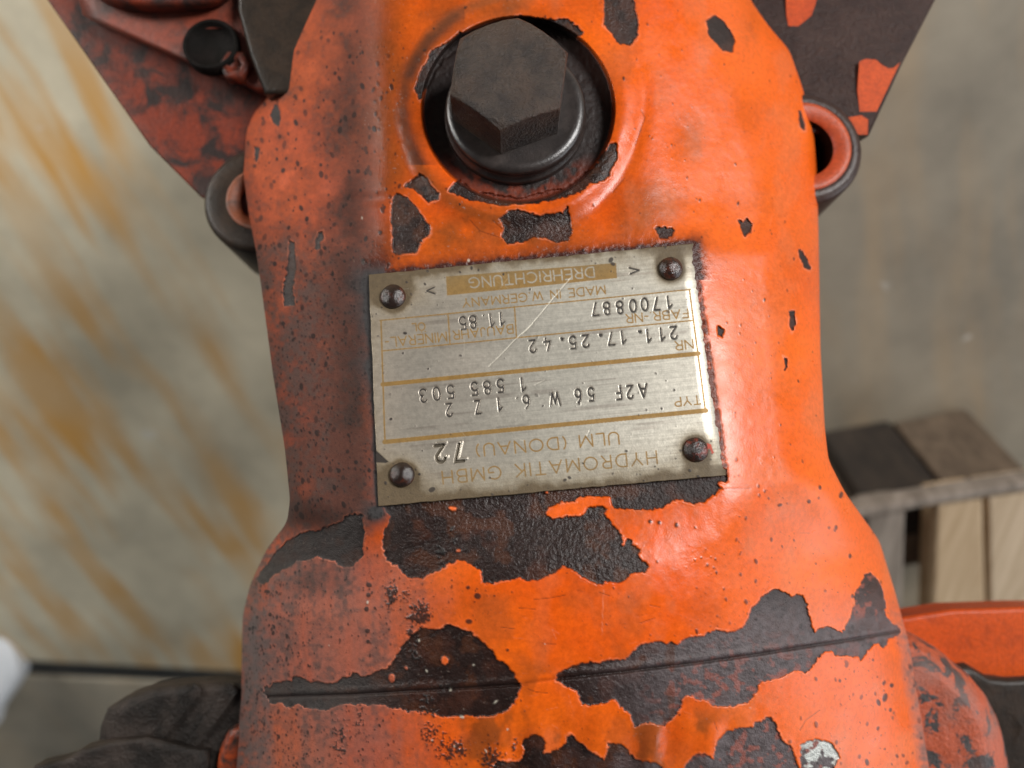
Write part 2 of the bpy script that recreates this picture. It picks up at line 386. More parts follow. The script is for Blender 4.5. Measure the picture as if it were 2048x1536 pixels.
# dust and oil
f_big = Ra.fbm(150, oct=4); f_mid = Ra.fbm(46, oct=4); f_fine = Ra.fbm(9, oct=3); f_grain = Ra.noise(2.1)
down = Ra.fbm(26, 150, oct=3)
left = 1 - ss(U + 60 * (f_mid - 0.5), 690, 800)
low = ss(V, 1030, 1130)
left_low = (1 - ss(U + 150 * (f_mid - 0.5), 690, 960)) * low
dust = np.maximum(left * (1 - low) * (np.interp(V, [0, 420, 560, 1100], [0.50, 0.54, 0.80, 0.92]) + 0.55 * (f_mid - 0.48) + 0.25 * (f_fine - 0.5) + 0.22 * ss(U, 600, 720)), left_low * (0.62 + 0.5 * (down - 0.5)))
dust = np.maximum(dust, (1 - ss(U - Lf(V), 20, 130)) * (0.55 + 0.8 * (f_fine - 0.5)) * ss(V, 540, 760))
dust = np.maximum(dust, ss(U, 500, 620) * (1 - ss(U, 620, 800)) * ss(V, 480, 700) * (1 - ss(V, 900, 1040)) * (0.42 + 0.9 * (f_mid - 0.45)))
dust = np.maximum(dust, (1 - ss(Rf(V) - U, 8, 34)) * ss(V, 1150, 1300) * 0.7 * (0.4 + f_fine))
dust = np.clip(dust, 0, 0.92)
# brown oil film
oil = np.zeros_like(U)
oil = np.maximum(oil, np.exp(-((U - 1000) / 220) ** 4 - ((V - 465) / 70) ** 2) * (0.62 + 1.7 * (f_mid - 0.44)))
oil = np.maximum(oil, np.exp(-((U - 1265) / 75) ** 2 - ((V - 420) / 70) ** 2) * (0.60 + 1.0 * (f_mid - 0.42)))
oil = np.maximum(oil, np.exp(-((rr_h - 232) / 18) ** 2) * (U < 1000) * (1.0 + 0.6 * (f_mid - 0.5)))
oil = np.maximum(oil, np.exp(-((U - 775) / 60) ** 2) * (1 - ss(V, 330, 520)) * (0.95 + 0.8 * (f_mid - 0.5)))
oil = np.maximum(oil, np.exp(-((U - 930) / 210) ** 2 - ((V - 5) / 55) ** 2) * (0.75 + 1.6 * (f_mid - 0.45)))
oil = np.maximum(oil, np.exp(-((U - 870) / 120) ** 2 - ((V - 1210) / 40) ** 2) * (0.35 + 1.4 * (f_mid - 0.45)))
blot = ss(Ra.fbm(58, 80, oct=4), 0.50, 0.62)
oil = np.maximum(oil, ss(V, 1395, 1450) * (1 - ss(np.abs(U - 1180), 210, 330)) * (0.18 + 0.75 * blot))
oil = np.maximum(oil, ss(V, 1310, 1350) * (1 - ss(V, 1385, 1420)) * np.exp(-((U - 1075) / 60) ** 2) * blot * 0.55)
oil = np.maximum(oil, ss(U, 690, 770) * (1 - ss(U, 800, 880)) * ss(V, 380, 470) * (1 - ss(V, 500, 560)) * 0.8)
oil = np.maximum(oil, np.exp(-((U - 1376) / 30) ** 4 - ((V - 270) / 52) ** 4) * (0.30 + 0.5 * (f_mid - 0.4)))
oil = np.maximum(oil, np.exp(-((U - 1500) / 18) ** 2 - ((V - 60) / 40) ** 2) * 0.35 * f_fine * 1.6)
oil = np.maximum(oil, np.exp(-((U - 1285) / 130) ** 2 - ((V - 1338) / 26) ** 2) * 0.3 + 0)
oil = np.clip(oil, 0, 1)
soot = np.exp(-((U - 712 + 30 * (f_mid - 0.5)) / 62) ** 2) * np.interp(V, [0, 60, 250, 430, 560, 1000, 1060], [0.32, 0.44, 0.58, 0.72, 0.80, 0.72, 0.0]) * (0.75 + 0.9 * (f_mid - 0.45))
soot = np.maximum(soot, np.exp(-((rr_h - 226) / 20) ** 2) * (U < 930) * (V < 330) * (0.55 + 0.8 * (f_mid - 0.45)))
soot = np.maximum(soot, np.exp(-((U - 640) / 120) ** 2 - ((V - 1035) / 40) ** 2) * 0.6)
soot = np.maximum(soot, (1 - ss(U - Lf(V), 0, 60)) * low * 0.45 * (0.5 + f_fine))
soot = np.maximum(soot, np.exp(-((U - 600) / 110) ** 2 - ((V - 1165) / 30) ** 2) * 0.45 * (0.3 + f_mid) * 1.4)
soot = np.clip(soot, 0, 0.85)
# caked black dirt along the plate
PC = [(738, 550), (1390, 487), (1455, 950), (757, 1012)]
cake = np.zeros_like(U)
sl, psd = Ra.poly_sd(PC, pad=60)
top_band = np.exp(-np.clip(-psd, 0, 99) / 15.0) * (V[sl] < 560)
cake[sl] = np.maximum(cake[sl], np.clip(top_band * (1.55 + 1.2 * (f_fine[sl] - 0.5)) - 0.1, 0, 1))
lb = np.exp(-np.clip(-psd - 2, 0, 99) / (8.0 + 26 * np.exp(-((V[sl] - 600) / 60) ** 2) + 16 * np.exp(-((V[sl] - 730) / 40) ** 2))) * (U[sl] < 770)
cake_l = np.zeros_like(U); cake_l[sl] = np.clip(lb * (1.5 + 1.6 * (f_mid[sl] - 0.5)) - 0.12, 0, 1)
cake_l *= ss(V, 500, 560)
rb = np.exp(-np.clip(-psd, 0, 99) / 3.0) * (U[sl] > 1380)
cake[sl] = np.maximum(cake[sl], np.clip(rb * (0.9 + 1.6 * (f_fine[sl] - 0.5)), 0, 0.9))
gl = np.exp(-((U - 745) / 42) ** 2 - ((V - 535) / 42) ** 2) * (1.2 + 1.5 * (f_mid - 0.5))
cake = np.maximum(cake, np.clip(gl, 0, 1) * 0.95)
cake_l = np.maximum(cake_l, np.clip(np.exp(-((U - 752) / 26) ** 2 - ((V - 1025) / 22) ** 2) * 1.3, 0, 1))
# specks
spk = Ra.zeros()
def specks(n, ubox, vbox, r0, r1, dens=None):
    for _ in range(n):
        x = random.uniform(*ubox); y = random.uniform(*vbox)
        if dens and random.random() > dens(x, y): continue
        r = r0 + (r1 - r0) * random.random() ** 5
        Ra.dot(spk, x, y, r, r * random.uniform(1.0, 1.9), random.uniform(-0.5, 0.5), random.uniform(0.55, 1.0))
specks(1500, (490, 800), (60, 1040), 0.5, 4.6)
specks(3000, (490, 800), (480, 1040), 0.45, 2.2)
specks(4200, (480, 1000), (1060, 1600), 0.45, 2.4, lambda x, y: 1 - (x - 480) / 620)
specks(700, (480, 620), (1150, 1600), 0.7, 3.0)
specks(420, (800, 1300), (0, 560), 0.5, 2.8)
specks(330, (1300, 1640), (0, 1000), 0.5, 2.4)
specks(260, (1380, 1800), (950, 1300), 0.6, 3.6)
specks(330, (1540, 1860), (1290, 1600), 0.6, 4.2)
specks(240, (900, 1500), (1080, 1500), 0.5, 2.3)
for (x, y, rx, ry) in [(1640,975,3,5),(1682,990,4,7),(1618,1003,4,4),(1560,1010,5,3),(1672,1055,3,5),(1775,1062,5,6),(1700,1112,3,5),(1770,1395,5,9),(1757,1405,4,7),(1781,1420,3,4),
                       (1283,1293,4,4),(1318,1045,4,4),(1353,1050,4,5),(1300,1043,4,4),(936,1175,4,4),(955,1192,7,6),(938,1243,7,5),(1015,1300,3,3),(738,1170,6,5),(737,1190,5,5),(733,1218,5,5),(735,1262,5,5),(736,1283,4,4),(534,1183,6,4),(540,1229,4,4)]:
    Ra.dot(spk, x, y, rx, ry, random.uniform(-.4, .4), 0.95)
# lumps of grit
grit = Ra.zeros()
gn = 0.5 * Ra.noise(5.5) + 0.5 * Ra.noise(2.7)
for cx, cy, sx, sy, amt in [(783,1192,13,30,1.0),(812,1190,12,16,.85),(838,1228,26,26,1.0),(820,1262,11,20,.9),(866,1465,28,30,.8),(905,1500,38,30,.85),(985,1520,26,28,.9),(860,1420,24,14,.8),(1030,1498,12,22,.75),(880,1100,10,28,.85),(905,1070,12,22,.8),(890,1375,30,9,.8),(850,1400,26,11,.8),(830,1300,15,28,.8),(700,1450,50,60,.55),(680,1480,14,60,.8),(720,1440,12,40,.75)]:
    sl = Ra.win(cx - 3 * sx, cx + 3 * sx, cy - 3 * sy, cy + 3 * sy)
    e = amt * np.exp(-0.5 * ((U[sl] - cx) / sx) ** 2 - 0.5 * ((V[sl] - cy) / sy) ** 2)
    grit[sl] = np.maximum(grit[sl], ss(e * 0.62 + gn[sl] * 0.6, 0.72, 0.86))
# fine scratches and hairline cracks in the paint
crack = Ra.zeros(); scr = Ra.zeros()
def hair(arr, pts, wd, val):
    sl, d = Ra.line_d(pts)
    arr[sl] = np.maximum(arr[sl], np.clip((wd - d) / 0.9 + 0.5, 0, 1) * val)
for pts in [[(1068,1199),(1100,1196),(1131,1190)],[(1038,1216),(1070,1218)],[(1280,1246),(1310,1236)],[(1000,1254),(1030,1258)],[(1085,1287),(1112,1288)],[(1056,1378),(1072,1384),(1095,1386)],[(1198,1184),(1220,1192)],[(1435,1462),(1428,1442)],
            [(1270,290),(1290,235),(1282,220)],[(1185,345),(1215,315)],[(1225,385),(1250,355)],[(940,440),(960,462),(1000,475)],[(985,440),(1005,458)],[(1600,1460),(1612,1440),(1640,1420)],[(1046,1371),(1058,1371)],[(1300,1210),(1320,1214)],
            [(1440,978),(1500,977)]]:
    hair(crack, pts, 0.7, 0.8)
for _ in range(70):
    x, y = random.uniform(1000, 1750), random.uniform(1060, 1480); a = random.gauss(0.1, 0.5); l = random.uniform(6, 26)
    hair(crack if random.random() < .5 else scr, [(x, y), (x + l * math.cos(a), y + l * math.sin(a))], 0.4, random.uniform(.2, .5))
for _ in range(46):
    x, y = random.uniform(1300, 1620), random.uniform(100, 950); a = random.gauss(1.5, 0.5); l = random.uniform(5, 22)
    hair(crack if random.random() < .6 else scr, [(x, y), (x + l * math.cos(a), y + l * math.sin(a))], 0.4, random.uniform(.2, .5))
hair(scr, [(1207,1180),(1204,1270)], 0.6, 0.7); hair(scr, [(1118,1268),(1104,1258),(1112,1278)], 0.5, 0.6)
# parting line of the casting
SEAM = [(525,1394),(700,1389),(800,1383),(900,1378),(1040,1369),(1110,1358),(1250,1343),(1400,1325),(1500,1311),(1600,1295),(1700,1280),(1806,1261)]
seam = np.full_like(U, 99.0)
sl, d = Ra.line_d(SEAM, 30); seam[sl] = d
sgn = np.sign(V - np.interp(U, *zip(*SEAM))) * seam

# --- colours
def col(c): return np.array(c, np.float32)
def lay(base, c, a): return base * (1 - a[..., None]) + col(c) * a[..., None]
paint = col(ORANGE) * (0.90 + 0.22 * f_big[..., None]) + np.stack([0 * U, 0.05 * (f_big - 0.5), 0 * U], -1)
paint = lay(paint, (0.80, 0.15, 0.022), np.clip(ss(U, 1330, 1480), 0, 1) * 0.35)
coat = lay(paint, (0.20, 0.055, 0.012), oil * 0.80)
coat = lay(coat, (0.125, 0.054, 0.040), np.clip(dust * 1.1, 0, 0.95) * (1 - low))
coat = lay(coat, (0.245, 0.128, 0.106), np.clip(dust * 1.12, 0, 0.95) * low)
coat = lay(coat, (0.085, 0.056, 0.048), np.clip(dust * ss(down * 0.6 + f_fine * 0.4, 0.50, 0.70), 0, 1) * low * 0.65)
coat = lay(coat, (0.095, 0.074, 0.066), np.clip(dust * ss(f_fine * 0.55 + f_mid * 0.45 + 0.07 * (U < 600) + 0.06 * (V > 560), 0.50, 0.78), 0, 1) * (0.35 + 0.30 * (V > 540)))
coat = lay(coat, (0.30, 0.075, 0.020), ss(Ra.fbm(90, oct=5), 0.50, 0.70) * np.interp(U, [780, 900, 1250, 1450], [0, 0.38, 0.34, 0.16]))
coat = lay(coat, (0.52, 0.20, 0.10), ss(Ra.fbm(60, 110, oct=5), 0.54, 0.72) * 0.2 * ss(U, 900, 1200))
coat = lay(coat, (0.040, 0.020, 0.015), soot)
coat = lay(coat, (0.155, 0.125, 0.118), (1 - ss(U - Lf(V), 15, 110)) * low * np.clip(0.55 + 1.6 * (down - 0.5) + 0.8 * (f_fine - 0.5), 0, 0.85))
coat = lay(coat, (0.88, 0.30, 0.17), scr * 0.8)
coat = lay(coat, (0.10, 0.02, 0.008), crack)
prim = col(PRIMER) * (0.65 + 0.8 * f_fine[..., None]) + col((0.03, 0.008, 0.003)) * ss(f_mid, 0.5, 0.75)[..., None]
prim = lay(prim, (0.115, 0.092, 0.094), ss(U, 1100, 1420) * ss(V, 1150, 1260) * np.clip(0.62 + 0.9 * (f_fine - 0.4), 0, 0.95))  # sky sheen on the lower-right patches painted in as grey
prim = lay(prim, (0.085, 0.030, 0.014), ss(Ra.fbm(34, oct=4), 0.54, 0.68) * 0.55 * (U < 1350))
prim = lay(prim, (0.075, 0.068, 0.064), (1 - ss(U, 640, 860)) * 0.7 * (0.4 + f_fine))
coat = lay(coat, (0.90, 0.26, 0.13), edge * (1 - peel) * 0.55 * (1 - 0.6 * left) * (1 - cake))
coat = coat * (1 - peel[..., None]) + prim * peel[..., None]
red_left = ss(Ra.fbm(12, oct=3), 0.56, 0.66) * peel * 0.28 * (ss(U, 1250, 1420) * ss(V, 1230, 1400) + ss(U, 1690, 1700) * (1 - ss(V, 1220, 1250)))
coat = lay(coat, (0.42, 0.10, 0.06), np.clip(red_left * 1.6, 0, 0.7))
coat = lay(coat, (0.55, 0.56, 0.52), bare)
hole_f = hole
coat = lay(coat, (0.022, 0.013, 0.011), hole_f)
coat = lay(coat, (0.20, 0.030, 0.008), np.clip(hole_paint, 0, 1) * 0.8)
coat = lay(coat, (0.055, 0.014, 0.009), cake)
coat = lay(coat, (0.050, 0.046, 0.046), cake_l)
coat = lay(coat, (0.018, 0.014, 0.013), np.clip(spk, 0, 1) * (0.92 - 0.3 * peel))
coat = lay(coat, (0.022, 0.020, 0.019), np.clip(grit * 1.3, 0, 1) * 0.9)
glint = (Ra.noise(2.6) > 0.93) * (Ra.noise(17) > 0.5)
coat = lay(coat, (0.30, 0.24, 0.20), glint * np.clip(oil * 0.6 + cake * 0.5 + grit + peel * 0.35 * (U < 1250), 0, 0.7))
coat = lay(coat, (0.02, 0.010, 0.008), np.exp(-(seam / 3.0) ** 2) * np.clip(peel + 0.25 * (U > 1030) * (U < 1120), 0, 1) * 0.85)
bits = Ra.zeros()
for (x, y, r) in [(937,521,6),(991,1404,6),(838,1281,4),(853,1342,4),(947,1330,3.5),(901,1380,4),(924,1434,7),(735,1205,4),(658,1291,2),(864,1480,4),(909,1493,4),(1015,1459,4),(972,1502,5),(757,963,4),(724,436,4),(1090,1288,2),(1500,1416,3)]:
    Ra.dot(bits, x, y, r * random.uniform(.25, .5), r * random.uniform(.5, .8), random.uniform(0, 3), 0.8, 1.2)
coat = lay(coat, (0.62, 0.57, 0.46), bits)
coat = np.clip(coat, 0.004, 0.95)
# --- roughness / relief / metal
rough = 0.31 + 0.26 * (f_mid - 0.5) + 0.14 * (f_big - 0.5) + 0.50 * dust + 0.22 * left * (1 - low) - 0.12 * oil
rough = rough * (1 - peel) + (0.25 + 0.12 * (f_fine - 0.5) + 0.40 * (1 - ss(U, 640, 860)) + 0.22 * ss(U, 1150, 1400) + 0.10 * (V < 300)) * peel
rough = rough * (1 - np.clip(cake, 0, 1)) + 0.26 * np.clip(cake, 0, 1)
rough = rough * (1 - cake_l) + 0.8 * cake_l
rough = rough * (1 - hole) + 0.5 * hole
rough = np.clip(rough - 0.25 * grit * (1 - left), 0.16, 0.95)
relief = 0.11 + 0.08 * f_mid + 0.25 * dust + 0.55 * peel + 0.5 * cake + 0.3 * hole
surf = np.stack([rough, np.clip(relief, 0, 1), bare * 0.7], -1)
# --- relief in the mesh itself
g2 = Ra.noise(3.2); g4 = Ra.noise(6.5)
disp = -5.0 * peel + peel * (1.2 * (g2 - 0.5) + 0.8 * (g4 - 0.5)) + 1.1 * edge * (1 - peel)
disp += 0.9 * (Ra.fbm(20, oct=3) - 0.5) * (1 - peel)
disp += 1.2 * (f_big - 0.5) + 0.8 * (f_mid - 0.5) * (1 - peel)
disp += cake * (1.6 + 2.4 * (g4 - 0.5)) + cake_l * 2.0 * (f_fine - 0.2) + grit * (1.5 + 2.0 * g2) + bits * 2.5 + spk * 0.9 - crack * 0.8
disp += -7.5 * np.exp(-(seam / 3.0) ** 2) * (0.25 + 0.75 * peel) + 2.6 * np.exp(-((sgn + 9) / 7.0) ** 2) * (0.4 + 0.6 * peel)
disp += hole * 1.4 * (g4 - 0.5)

v_rows = np.concatenate([np.arange(-260, -24, 14.0), np.arange(-24, 1560, 1.95), np.arange(1560, 1800, 14.0)])
tau = np.linspace(-1, 1, 700)
s_col = 0.62 * tau + 0.38 * np.sin(tau * math.pi / 2)
TT, VV = np.meshgrid(s_col, v_rows)
LL, RR = Lf(VV), Rf(VV)
UU = (LL + RR) / 2 + TT * (RR - LL) / 2
ZZ = surf_z(UU, VV) + Ra.sample(disp, UU, VV) * np.clip((1 - np.abs(TT)) / 0.03, 0, 1)
P = W3(UU, VV, ZZ)
AC = np.concatenate([Ra.sample(coat, UU, VV), np.ones(UU.shape + (1,))], -1)
AS = np.concatenate([Ra.sample(surf, UU, VV), np.ones(UU.shape + (1,))], -1)
# the sides run on round the back
def back(edge_col, sign):
    out = []
    zc = ZZ[:, edge_col]; uc = UU[:, edge_col]; vcx = v_rows
    for f, dz in ((0.995, 60), (0.97, 160), (0.90, 300), (0.75, 430), (0.40, 520), (0.05, 540)):
        z2 = zc - dz
        mid = (Lf(vcx) + Rf(vcx)) / 2
        k = (D - zc) / (D - z2)
        u2 = 1024 + (mid + (uc - mid) * f - 1024) * k
        v2 = 768 + (vcx - 768) * k
        out.append(W3(u2, v2, z2))
    return out
bl = back(0, -1); br = back(-1, 1)
P = np.concatenate([np.stack(bl[::-1], 1), P, np.stack(br, 1)], 1)
padA = lambda A: np.concatenate([np.repeat(A[:, :1], 6, 1), A, np.repeat(A[:, -1:], 6, 1)], 1)
AC = padA(AC); AS = padA(AS)
nr, nc = P.shape[:2]
idx = np.arange(nr * nc).reshape(nr, nc)
quads = np.stack([idx[:-1, :-1], idx[1:, :-1], idx[1:, 1:], idx[:-1, 1:]], -1).reshape(-1, 4)
housing = mesh_np('housing', P.reshape(-1, 3), quads, M_HOUS, motor, True, {'coat': AC.reshape(-1, 4), 'surf': AS.reshape(-1, 4)})

# ------------------------------------------------------------------ data plate
def arc(cx, cy, rx, ry, a0, a1, n=14):
    return [(cx + rx * math.cos(math.radians(a0 + (a1 - a0) * i / n)), cy + ry * math.sin(math.radians(a0 + (a1 - a0) * i / n))) for i in range(n + 1)]
G = {
 'A': (.80, [[(0,0),(.4,1),(.8,0)], [(.14,.34),(.66,.34)]]),
 'B': (.62, [[(0,0),(0,1),(.36,1)] + arc(.36,.76,.23,.24,90,-90) + [(0,.52)], [(.36,.52)] + arc(.36,.26,.26,.26,90,-90) + [(0,0)]]),
 'C': (.78, [arc(.44,.5,.44,.5,48,312,22)]),
 'D': (.72, [[(0,0),(0,1),(.28,1)] + arc(.28,.5,.44,.5,90,-90) + [(0,0)]]),
 'E': (.55, [[(.55,0),(0,0),(0,1),(.55,1)], [(0,.52),(.48,.52)]]),
 'F': (.52, [[(0,0),(0,1),(.52,1)], [(0,.52),(.44,.52)]]),
 'G': (.80, [arc(.44,.5,.44,.5,48,330,22) + [(.80,.46),(.48,.46)]]),
 'H': (.66, [[(0,0),(0,1)], [(.66,0),(.66,1)], [(0,.52),(.66,.52)]]),
 'I': (.04, [[(.02,0),(.02,1)]]),
 'J': (.42, [[(.42,1),(.42,.26)] + arc(.21,.26,.21,.26,0,-170)]),
 'K': (.62, [[(0,0),(0,1)], [(.6,1),(0,.42)], [(.2,.6),(.62,0)]]),
 'L': (.50, [[(0,1),(0,0),(.5,0)]]),
 'M': (.84, [[(0,0),(0,1),(.42,.12),(.84,1),(.84,0)]]),
 'N': (.68, [[(0,0),(0,1),(.68,0),(.68,1)]]),
 'O': (.88, [arc(.44,.5,.44,.5,0,360,28)]),
 'P': (.56, [[(0,0),(0,1),(.30,1)] + arc(.30,.74,.26,.26,90,-90) + [(0,.48)]]),
 'R': (.60, [[(0,0),(0,1),(.30,1)] + arc(.30,.74,.26,.26,90,-90) + [(0,.48)], [(.30,.48),(.60,0)]]),
 'T': (.64, [[(.32,0),(.32,1)], [(0,1),(.64,1)]]),
 'U': (.66, [[(0,1),(0,.33)] + arc(.33,.33,.33,.33,180,360) + [(.66,1)]]),
 'W': (1.0, [[(0,1),(.25,0),(.5,.85),(.75,0),(1,1)]]),
 'Y': (.70, [[(0,1),(.35,.45),(.7,1)], [(.35,.45),(.35,0)]]),
 'Z': (.52, [[(0,1),(.52,1),(0,0),(.52,0)]]),
 '(': (.20, [arc(.42,.5,.42,.66,130,230,10)]),
 ')': (.20, [arc(-.22,.5,.42,.66,50,-50,10)]),
 '-': (.30, [[(0,.42),(.3,.42)]]), '.': (.06, [[(.03,.03),(.04,.03)]]), ' ': (.34, []),
 '0': (.58, [arc(.29,.5,.29,.5,0,360,26)]),
 '1': (.40, [[(0.02,.74),(.30,1),(.30,0)]]),
 '2': (.56, [arc(.28,.72,.27,.27,165,-35,12) + [(0,0),(.56,0)]]),
 '3': (.54, [arc(.25,.75,.24,.25,150,-80,12), arc(.25,.26,.28,.27,80,-155,12)]),
 '4': (.58, [[(.40,0),(.40,.52)], [(.30,1),(0,.28),(.58,.28)]]),
 '5': (.54, [[(.50,1),(.06,1),(.03,.55)] + arc(.25,.32,.28,.32,118,-150,14)]),
 '6': (.58, [arc(.29,.30,.28,.30,0,360,22), [(.02,.34)] + arc(.42,.36,.41,.64,180,100,10)]),
 '7': (.54, [[(0,1),(.54,1),(.18,0)]]),
 '8': (.56, [arc(.28,.75,.22,.25,0,360,20), arc(.28,.26,.28,.26,0,360,22)]),
}
Rp = Raster(726, 1468, 476, 1024, 0.75)
pu, pv = Rp.U, Rp.V
ink = Rp.zeros(); band = Rp.zeros(); neg = Rp.zeros(); stamp = Rp.zeros(); ridge = Rp.zeros()
UP = (0.105, 0.995)
def put_stroke(arr, pts, wd, val=1.0, soft=0.55):
    sl, d = Rp.line_d(pts, wd + 3)
    arr[sl] = np.maximum(arr[sl], np.clip((wd / 2 - d) / soft + 0.5, 0, 1) * val)
def text(arr, s, p0, p1, h, wd, gap=0.26, mono=None):
    adv = []; x = 0
    for ch in s:
        wch = G[ch][0]
        if mono: adv.append(x + (mono - wch) / 2); x += mono
        else: adv.append(x); x += wch + gap
    tot = x - (0 if mono else gap)
    dx, dy = p1[0] - p0[0], p1[1] - p0[1]
    for ch, a in zip(s, adv):
        for st in G[ch][1]:
            q = [(p0[0] + dx * (a + gx) / tot + UP[0] * h * gy, p0[1] + dy * (a + gx) / tot + UP[1] * h * gy) for gx, gy in st]
            put_stroke(arr, q, wd)
def chars(arr, items, h, wd, sx=0.88, skew=0.0):
    for ch, uc, vt in items:
        wch = G[ch][0]
        ang = random.gauss(0.0, 0.02)
        for st in G[ch][1]:
            q = []
            for gx, gy in st:
                lx = -(gx - wch / 2) * h * sx; ly = gy * h
                X = lx * 0.995 + UP[0] * ly - ang * ly; Y = -lx * 0.095 + UP[1] * ly + ang * lx
                q.append((uc + X - UP[0] * h * 0.5, vt + Y))
            put_stroke(arr, q, wd)
# print
sl, sd = Rp.poly_sd([(892,553),(1232,526),(1234,556),(894,591)])
band[sl] = np.maximum(band[sl], np.clip(sd / 0.8 + 0.5, 0, 1))
text(neg, 'DREHRICHTUNG', (1187,534), (938,556), 20, 2.8)
text(ink, 'MADE IN W.GERMANY', (1209,571), (925,598), 16.5, 2.6)
for a, b, wd in [((760,641),(1381,579),2.6),((763,702),(1384,641),2.6),((765,769),(1397,707),8.6),((769,884),(1412,821),9.0),((762,641),(770,886),3.2),((1379,580),(1411,823),3.2),((896,629),(900,688),2.8),((1029,613),(1033,676),2.8)]:
    put_stroke(ink, [a, b], wd)
text(ink, 'BAUJAHR', (1025,649), (906,662), 17, 2.6)
text(ink, 'MINERAL-', (892,664), (770,676), 18.5, 2.6)
text(ink, 'OL', (849,645), (824,647.5), 15, 2.6)
put_stroke(ink, [(843,664),(844,664)], 2.4); put_stroke(ink, [(850,663),(851,663)], 2.4)
text(ink, 'FABR.-NR', (1375,618), (1252,629), 17, 2.6)
text(ink, 'NR', (1385,679), (1350,683), 17.5, 2.6)
text(ink, 'TYP', (1400,791), (1349,796), 17, 2.6)
text(ink, 'ULM (DONAU)', (1236,864), (952,889), 24, 3.0, 0.30)
text(ink, 'HYDROMATIK GMBH', (1312,902), (884,943), 25, 3.0, 0.34)
# stamped figures
chars(stamp, [('1',1338,593),('7',1313,596),('0',1289,597),('0',1266,600),('8',1239,603),('8',1213,605),('7',1190,607)], 24.5, 2.9)
chars(stamp, [('2',1347,654),('1',1324,657),('1',1297,660),('.',1278,662),('1',1246,663),('7',1222,666),('.',1200,669),('2',1171,671),('5',1145,673),('.',1123,676),('4',1094,677),('2',1065,681)], 24.5, 2.9)
chars(stamp, [('1',1004,626),('1',983,629),('.',968,631),('8',946,632),('5',925,634)], 25, 2.9)
chars(stamp, [('A',1286,769),('2',1260,772),('F',1236,773),('5',1182,776),('6',1156,779),('W',1110,786),('6',1052,791),('.',1035,796),('1',999,797),('Z',955,802),('2',898,808)], 26, 3.0, 0.74)
chars(stamp, [('1',1046,757),('5',1001,759),('8',974,763),('5',949,765),('5',901,771),('0',873,775),('3',846,779)], 26, 3.0)
big = Rp.zeros()
chars(big, [('7',917,889),('2',880,891)], 34, 5.2, 0.95)
for q in [[(868,575),(853,582),(870,588)],[(1258,536),(1277,541),(1260,548)]]: put_stroke(stamp, q, 2.6)
for c in [(1280,664),(1201,671),(1124,679)]: put_stroke(stamp, [c, (c[0]+.3, c[1])], 6.0)
# scratches
scp = Rp.zeros()
for q, wd, val in [([(1142,555),(1100,605),(1080,630),(1060,653),(1030,680),(1000,712),(978,733)],1.6,.9),([(1066,648),(1045,668)],3.0,.8),([(1415,590),(1380,618),(1340,660)],.8,.5),([(930,655),(928,733)],.8,.3),([(1090,760),(1070,770)],1.5,.7),([(1000,830),(960,846)],.9,.4),([(1180,860),(1174,872)],1.4,.8),([(1050,880),(1042,880)],1.4,.7)]:
    put_stroke(scp, q, wd, val)
for _ in range(120):
    x, y = random.uniform(760, 1420), random.uniform(530, 980); a = random.choice([-0.1, -0.1, 0.9, random.uniform(0, 3)]); l = random.uniform(4, 40)
    put_stroke(scp, [(x, y), (x + l * math.cos(a), y + l * math.sin(a))], 0.6, random.uniform(.1, .35))
# plate colour
shear = 0.0966
brush = Rp.noise(70, 1.6, shear) * 0.6 + Rp.noise(25, 1.2, shear) * 0.4
pb = Rp.fbm(120, oct=4); pm = Rp.fbm(30, oct=4); pf = Rp.fbm(7, oct=3)
pc = col((0.50, 0.470, 0.400)) * (0.72 + 0.46 * brush[..., None])
pc = lay(pc, (0.47, 0.395, 0.325), (1 - ss(pu, 780, 1130)) * (0.55 + 0.5 * (pb - 0.5)))
streak = ss(Rp.noise(160, 5, shear), 0.62, 0.9) * ss(Rp.noise(40, 30, shear), 0.4, 0.7)
pc = lay(pc, (0.24, 0.20, 0.17), streak * 0.45)
hatch = 0.5 + 0.5 * np.sin((pu + pv) * 1.9) * np.sin((pu - pv) * 1.9)
hz = np.clip(ss(Rp.noise(200, 46, shear), 0.42, 0.6), 0, 1) * (pv > 600) * (pv < 850)
pc = pc * (1 - 0.14 * (hatch * hz)[..., None])
wearm = 0.95 + 0.5 * (pf - 0.5) + 0.4 * (pm - 0.5)
gold = np.clip(np.maximum(ink, band * (1 - neg)) * wearm * 1.25, 0, 0.96)
pc = lay(pc, (0.275, 0.150, 0.030), gold)
# grime creeping in from the edges and round the rivets
RV = [(786,594,25.5),(1341,538,24),(804,950,25),(1391,900,25)]
_, esd0 = Rp.poly_sd(PC, pad=400)
esd = np.full(pu.shape, -50.0, np.float32)
sl, esd0 = Rp.poly_sd(PC, pad=400); esd[sl] = esd0
dtop = pv - (550 + (pu - 738) * (-63 / 652)); dbot = (1012 + (pu - 757) * (-62 / 698)) - pv; dleft = pu - (738 + (pv - 550) * 19 / 462)
grime = np.exp(-np.clip(dtop, 0, 999) / 30) * (0.70 + 0.9 * (pm - 0.4)) + np.exp(-np.clip(dbot, 0, 999) / 34) * (1.05 + 0.9 * (pm - 0.5)) + np.exp(-np.clip(dleft, 0, 999) / 26) * 0.35 * (0.5 + pm)
grime += np.exp(-np.hypot(pu - 800, pv - 590) / 60) * 0.45 * (0.5 + pm) + np.exp(-np.hypot(pu - 795, pv - 985) / 55) * 0.5
for x, y, r in RV:
    grime += np.exp(-np.clip(np.hypot(pu - x, pv - y) - r + 2, 0, 99) / 9.0) * (1.05 + 0.9 * (pm - 0.5))
grime = np.clip(grime, 0, 0.95)
grime = np.clip(grime * 1.2, 0, 0.97)
pc = lay(pc, (0.185, 0.132, 0.060), grime * 0.9)
